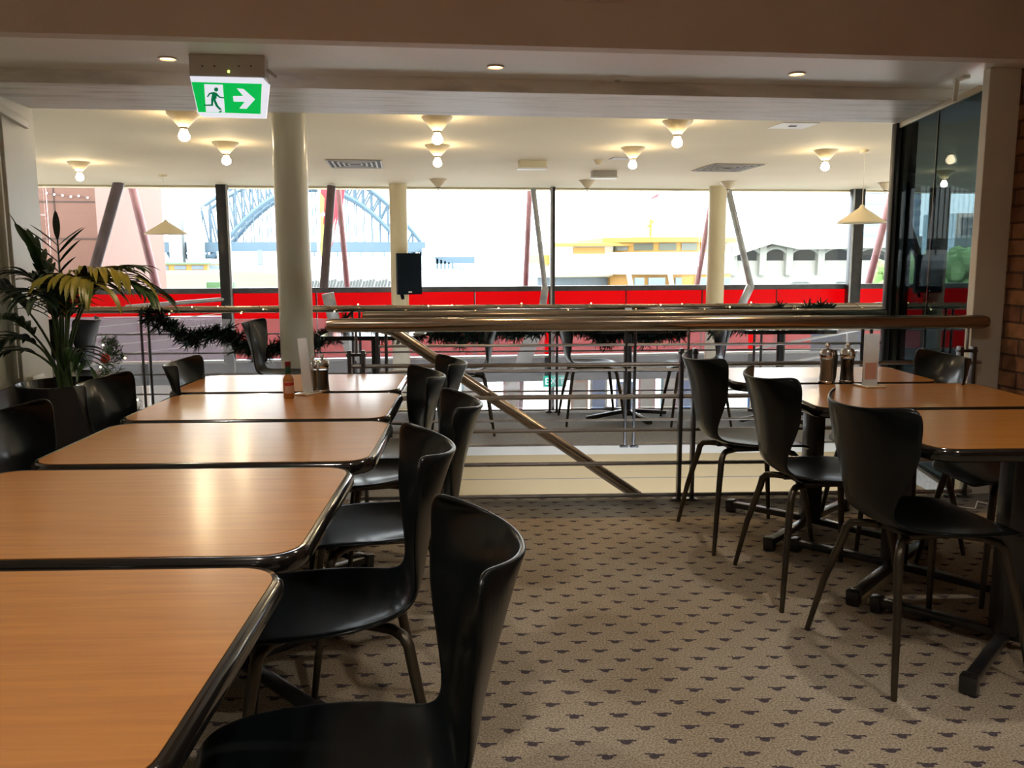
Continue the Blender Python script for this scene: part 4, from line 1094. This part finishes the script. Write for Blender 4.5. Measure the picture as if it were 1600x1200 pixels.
# wharf roofs at left/middle
def roof(px0, px1, yt, yb, Y, lab, peak=None, m='awning_beige'):
    pts = [(px0, yb), (px0, yt+3)] + ([(peak, yt)] if peak else []) + [(px1, yt+4), (px1, yb)]
    o = fpoly(pts, Y, 6.0, 'wharf_roof', m, None); tag(o, lab, 'roof', 'wharf roofs')
roof(195, 432, 425, 450, 40, 'low beige wharf roof behind the left window post', 405)
roof(478, 612, 419, 450, 38, 'grey pitched wharf roof left of the speaker column', 497, 'train_roof')
o = MB()
for i in range(26):
    q = atY(480+i*5, 443+((i*3) % 4), 37); o.tube([(q.x, 37, q.z-.25), (q.x+.12, 37, q.z+.18)], .05, 5)
o = o.build('crowd_rail', 'wharf_dark'); tag(o, 'dark fringe of railings below the pitched wharf roof', 'railing')
p = atY(344, 446, 30); o = MB().box((p.x-.45, 30, p.z-.12), (p.x+.45, 30.4, p.z+.12), .03).tube([(p.x, 30.2, -3.0), (p.x, 30.2, p.z)], .05, 8).build('green_light', 'led_green'); o.data.materials[0] = M['boat_green']; tag(o, 'small bright green box by the wharf, left of the wide post', 'box')
# ferry (yellow and cream)
FY = 42.0
fe = thing('ferry', 'large yellow and cream ferry moored outside the middle windows', 'ferry', (0, 0, 0))
def fx(px_): return atY(px_, 400, FY).x
def fz(py_): return atY(1000, py_, FY).z
def curved_band(x0, x1, z0, z1, name, m, bulge=2.2, off=0, n=16):
    b = MB(); prev = None; cx, hw = (x0+x1)/2, (x1-x0)/2
    poly = [(cx+hw*s, FY+off+bulge*abs(s)**2.2*1.0) for s in [(-1+2*k/n) for k in range(n+1)]] + [(x1, FY+8), (x0, FY+8)]
    return b.prism(poly, z0, z1).build(name, m, fe, False)
xa, xb = fx(958), fx(1160)
curved_band(fx(952), fx(1168), fz(378.5), fz(370.5), 'roof', 'ferry_yellow', 2.0, -.5)
curved_band(xa, xb, fz(394), fz(377), 'wheelhouse', 'ferry_yellow')
n = 6
for i in range(n):
    s0, s1 = -1+2*(i+.12)/n, -1+2*(i+.88)/n; cx, hw = (xa+xb)/2, (xb-xa)/2
    f_ = lambda s: FY+2.2*abs(s)**2.2-.06
    b = MB(); q0 = (cx+hw*s0, f_(s0)); q1 = (cx+hw*s1, f_(s1))
    b.quad((q0[0], q0[1], fz(391)), (q1[0], q1[1], fz(391)), (q1[0], q1[1], fz(380)), (q0[0], q0[1], fz(380)))
    b.build('window', 'ferry_window', fe, False)
MB().box((fx(868), FY+1.5, fz(432)), (fx(970), FY+8, fz(382)), .05).build('upper_side', 'ferry_cream', fe, False)
MB().box((fx(870), FY+.8, fz(384)), (fx(1000), FY+8, fz(379)), .02).build('side_roof', 'ferry_yellow', fe, False)
MB().box((fx(905), FY+1.42, fz(396)), (fx(955), FY+1.5, fz(386))).build('side_windows', 'ferry_ochre', fe, False)
curved_band(fx(945), fx(1168), fz(429), fz(394), 'upper_body', 'ferry_cream', 2.0, -.15)
curved_band(fx(968), fx(1165), fz(456), fz(429), 'lower_cabin', 'ferry_ochre', 1.8, .1)
for (q0, q1) in ((992, 1007), (1014, 1040), (1056, 1066), (1090, 1104), (1128, 1142)):
    MB().box((fx(q0), FY-.05, fz(453)), (fx(q1), FY+.1, fz(434))).build('lower_window', 'ferry_blue', fe, False)
for q0 in (982, 1046): MB().obox((fx(q0), FY-.1, fz(428)), (fx(q0+6), FY-.1, fz(458)), .2, .2).build('pillar', 'ferry_cream', fe, False)
MB().box((fx(852), FY+2.5, fz(458)), (fx(970), FY+8, fz(434)), .02).build('passenger_deck', 'ferry_blue', fe, False)
MB().box((fx(850), FY+2, fz(434)), (fx(972), FY+8, fz(412)), .02).build('deck_body', 'ferry_cream', fe, False)
MB().box((fx(854), FY+1.8, fz(413)), (fx(908), FY+6, fz(398))).build('rear_canopy', 'ferry_yellow', fe, False)
MB().box((fx(845), FY-1, -6), (fx(1180), FY+9, fz(456)), .02).build('hull', 'ferry_cream', fe, False)
MB().tube([(fx(1042), FY+3, fz(372)), (fx(1042), FY+3, fz(338))], .07, 8).tube([(fx(1036), FY+3, fz(352)), (fx(1048), FY+3, fz(340))], .06, 6).build('mast', 'ferry_yellow', fe)
MB().tube([(fx(915), FY+3, fz(382)), (fx(915), FY+3, fz(305))], .05, 8).build('mast', 'ferry_cream', fe)
o = fpoly([(1017, 309), (1031, 301), (1028, 308), (1019, 311)], FY+3, .05, 'flag', 'flag_red', fe)
MB().tube([(fx(1016), FY+3, fz(300)), (fx(1018), FY+3, fz(371))], .03, 6).build('flag_staff', 'ferry_cream', fe)
# station / wharf on the right
wf = thing('wharf_station', 'long pale wharf station with arched bays behind the right windows', 'building', (0, 0, 0))
WY = 60.0
def wx(p_): return atY(p_, 400, WY).x
def wz(p_): return atY(1250, p_, WY).z
b = MB(); prof = [(1148, 400), (1148, 384), (1206, 366), (1250, 377), (1395, 370), (1560, 366), (1560, 384), (1250, 390), (1206, 381), (1160, 396)]
vs = [b.bm.verts.new((wx(x_), WY, wz(y_))) for x_, y_ in prof]; v2 = [b.bm.verts.new((v.co.x, WY+8, v.co.z)) for v in vs]
for k in range(len(vs)): b.bm.faces.new((vs[k], vs[(k+1) % len(vs)], v2[(k+1) % len(vs)], v2[k]))
b.bm.faces.new(vs); b.bm.faces.new(v2[::-1]); b.build('roof', 'wharf_roof', wf, False)
MB().box((wx(1140), WY+6, -6), (wx(1600), WY+7, wz(382))).build('rear_wall', 'wharf_dark', wf, False)
MB().box((wx(1140), WY+1, -6), (wx(1600), WY+3, wz(407))).build('lower_wall', 'wharf_wall', wf, False)
for i, xx in enumerate((1152, 1198, 1240, 1290, 1345, 1400, 1460)):
    MB().box((wx(xx)-.25, WY+.6, wz(430)), (wx(xx)+.25, WY+1.2, wz(384))).build('column', 'wharf_roof', wf, False)
    if i < 6:
        x0_, x1_ = wx(xx), wx((1152, 1198, 1240, 1290, 1345, 1400, 1460)[i+1]); pts = []
        for k in range(11):
            a_ = PI*k/10; pts.append(((x0_+x1_)/2 - (x1_-x0_)/2*math.cos(a_), WY+.8, wz(404)+ (wz(386)-wz(404))*math.sin(a_)))
        MB().tube(pts, .16, 6).build('arch', 'wharf_roof', wf)
q0, q1 = wx(1195), wx(1600)
MB().box((q0, WY-8, wz(446)), (q1, WY-6, wz(428))).build('walkway', 'train_roof', wf, False)
o = fpoly([(1225, 448), (1240, 440), (1262, 440), (1275, 448)], 44, 4, 'car_roof', 'wharf_dark', None); tag(o, 'dark vehicle roof before the wharf station, left one', 'vehicle')
o = fpoly([(1295, 448), (1308, 440), (1325, 440), (1333, 448)], 44, 4, 'car_roof', 'wharf_dark', None); tag(o, 'dark vehicle roof before the wharf station, right one', 'vehicle')
# tower
tw = thing('office_tower', 'pale striped high-rise tower behind the right pendant lamp', 'tower', (0, 0, 0))
TY = 150.0
x0_, x1_ = atY(1352, 300, TY).x, atY(1440, 300, TY).x
MB().box((x0_, TY, -6), (x1_, TY+20, 40)).build('shaft', 'tower_white', tw, False)
for i in range(12):
    z_ = 1.5+i*1.9; MB().box((x0_-.2, TY-.15, z_), (x1_, TY, z_+.75)).build('window_band', 'tower_band', tw, False)
# beyond the tinted glass: buildings and trees
t = thing('pale_block', 'pale blue-grey building seen through the tinted glass', 'building', (0, 0, 0))
MB().box((atY(1468, 340, 45).x, 45, -6), (atY(1494, 340, 45).x, 46.5, atY(1480, 334, 45).z)).build('walls', 'blue_building', t, False)
t = thing('tan_block', 'tan building with small dark windows seen through the tinted glass', 'building', (0, 0, 0))
MB().box((atY(1496, 340, 70).x, 70, -6), (atY(1560, 340, 70).x, 73, atY(1510, 333, 70).z)).build('walls', 'tan_building', t, False)
for r_ in range(3):
    for i in range(5):
        q = atY(1503+i*6, 345+r_*16, 69.9); MB().box((q.x, 69.85, q.z-.45), (q.x+.22, 69.9+.05, q.z+.3)).build('window', 'wharf_dark', t, False)
def tree(pxc, ytop, w_, Y, lab, seed):
    t = thing('leafy_tree', lab, 'tree', (atY(pxc, 430, Y).x, Y, -3)); rnd = random.Random(seed); H_ = atY(pxc, ytop, Y).z+3
    MB().tube([(0, 0, 0), (0, 0, H_*.6)], [.3, .15], 8).build('trunk', 'wharf_dark', t)
    b = MB()
    for _ in range(260):
        a_ = rnd.random()*2*PI; r__ = w_*math.sqrt(rnd.random())*.5; hh = H_*(.45+.5*rnd.random())
        b.ball((r__*math.cos(a_), r__*math.sin(a_), min(H_-.3, hh)), .35*(.6+rnd.random()*.8), u=6, v=4)
    b.build('crown', 'tree_green', t, False)
tree(1510, 388, 5.5, 38, 'leafy green tree seen through the tinted glass, right one', 5)
tree(1424, 402, 3.2, 38, 'leafy green tree at the edge of the tinted glass, left one', 6)

# wiring at the foot of the brick wall
p = atZ(1562, 778, .01)
o = MB().tube([U(2.42, 4.28, .006), U(2.52, 4.22, .006), U(2.56, 4.27, .03), U(2.66, 4.25, .008), U(2.72, 4.12, .006)], .004, 6).build('loose_cable', 'wire_white'); tag(o, 'loose white cable on the carpet by the brick wall', 'cable')
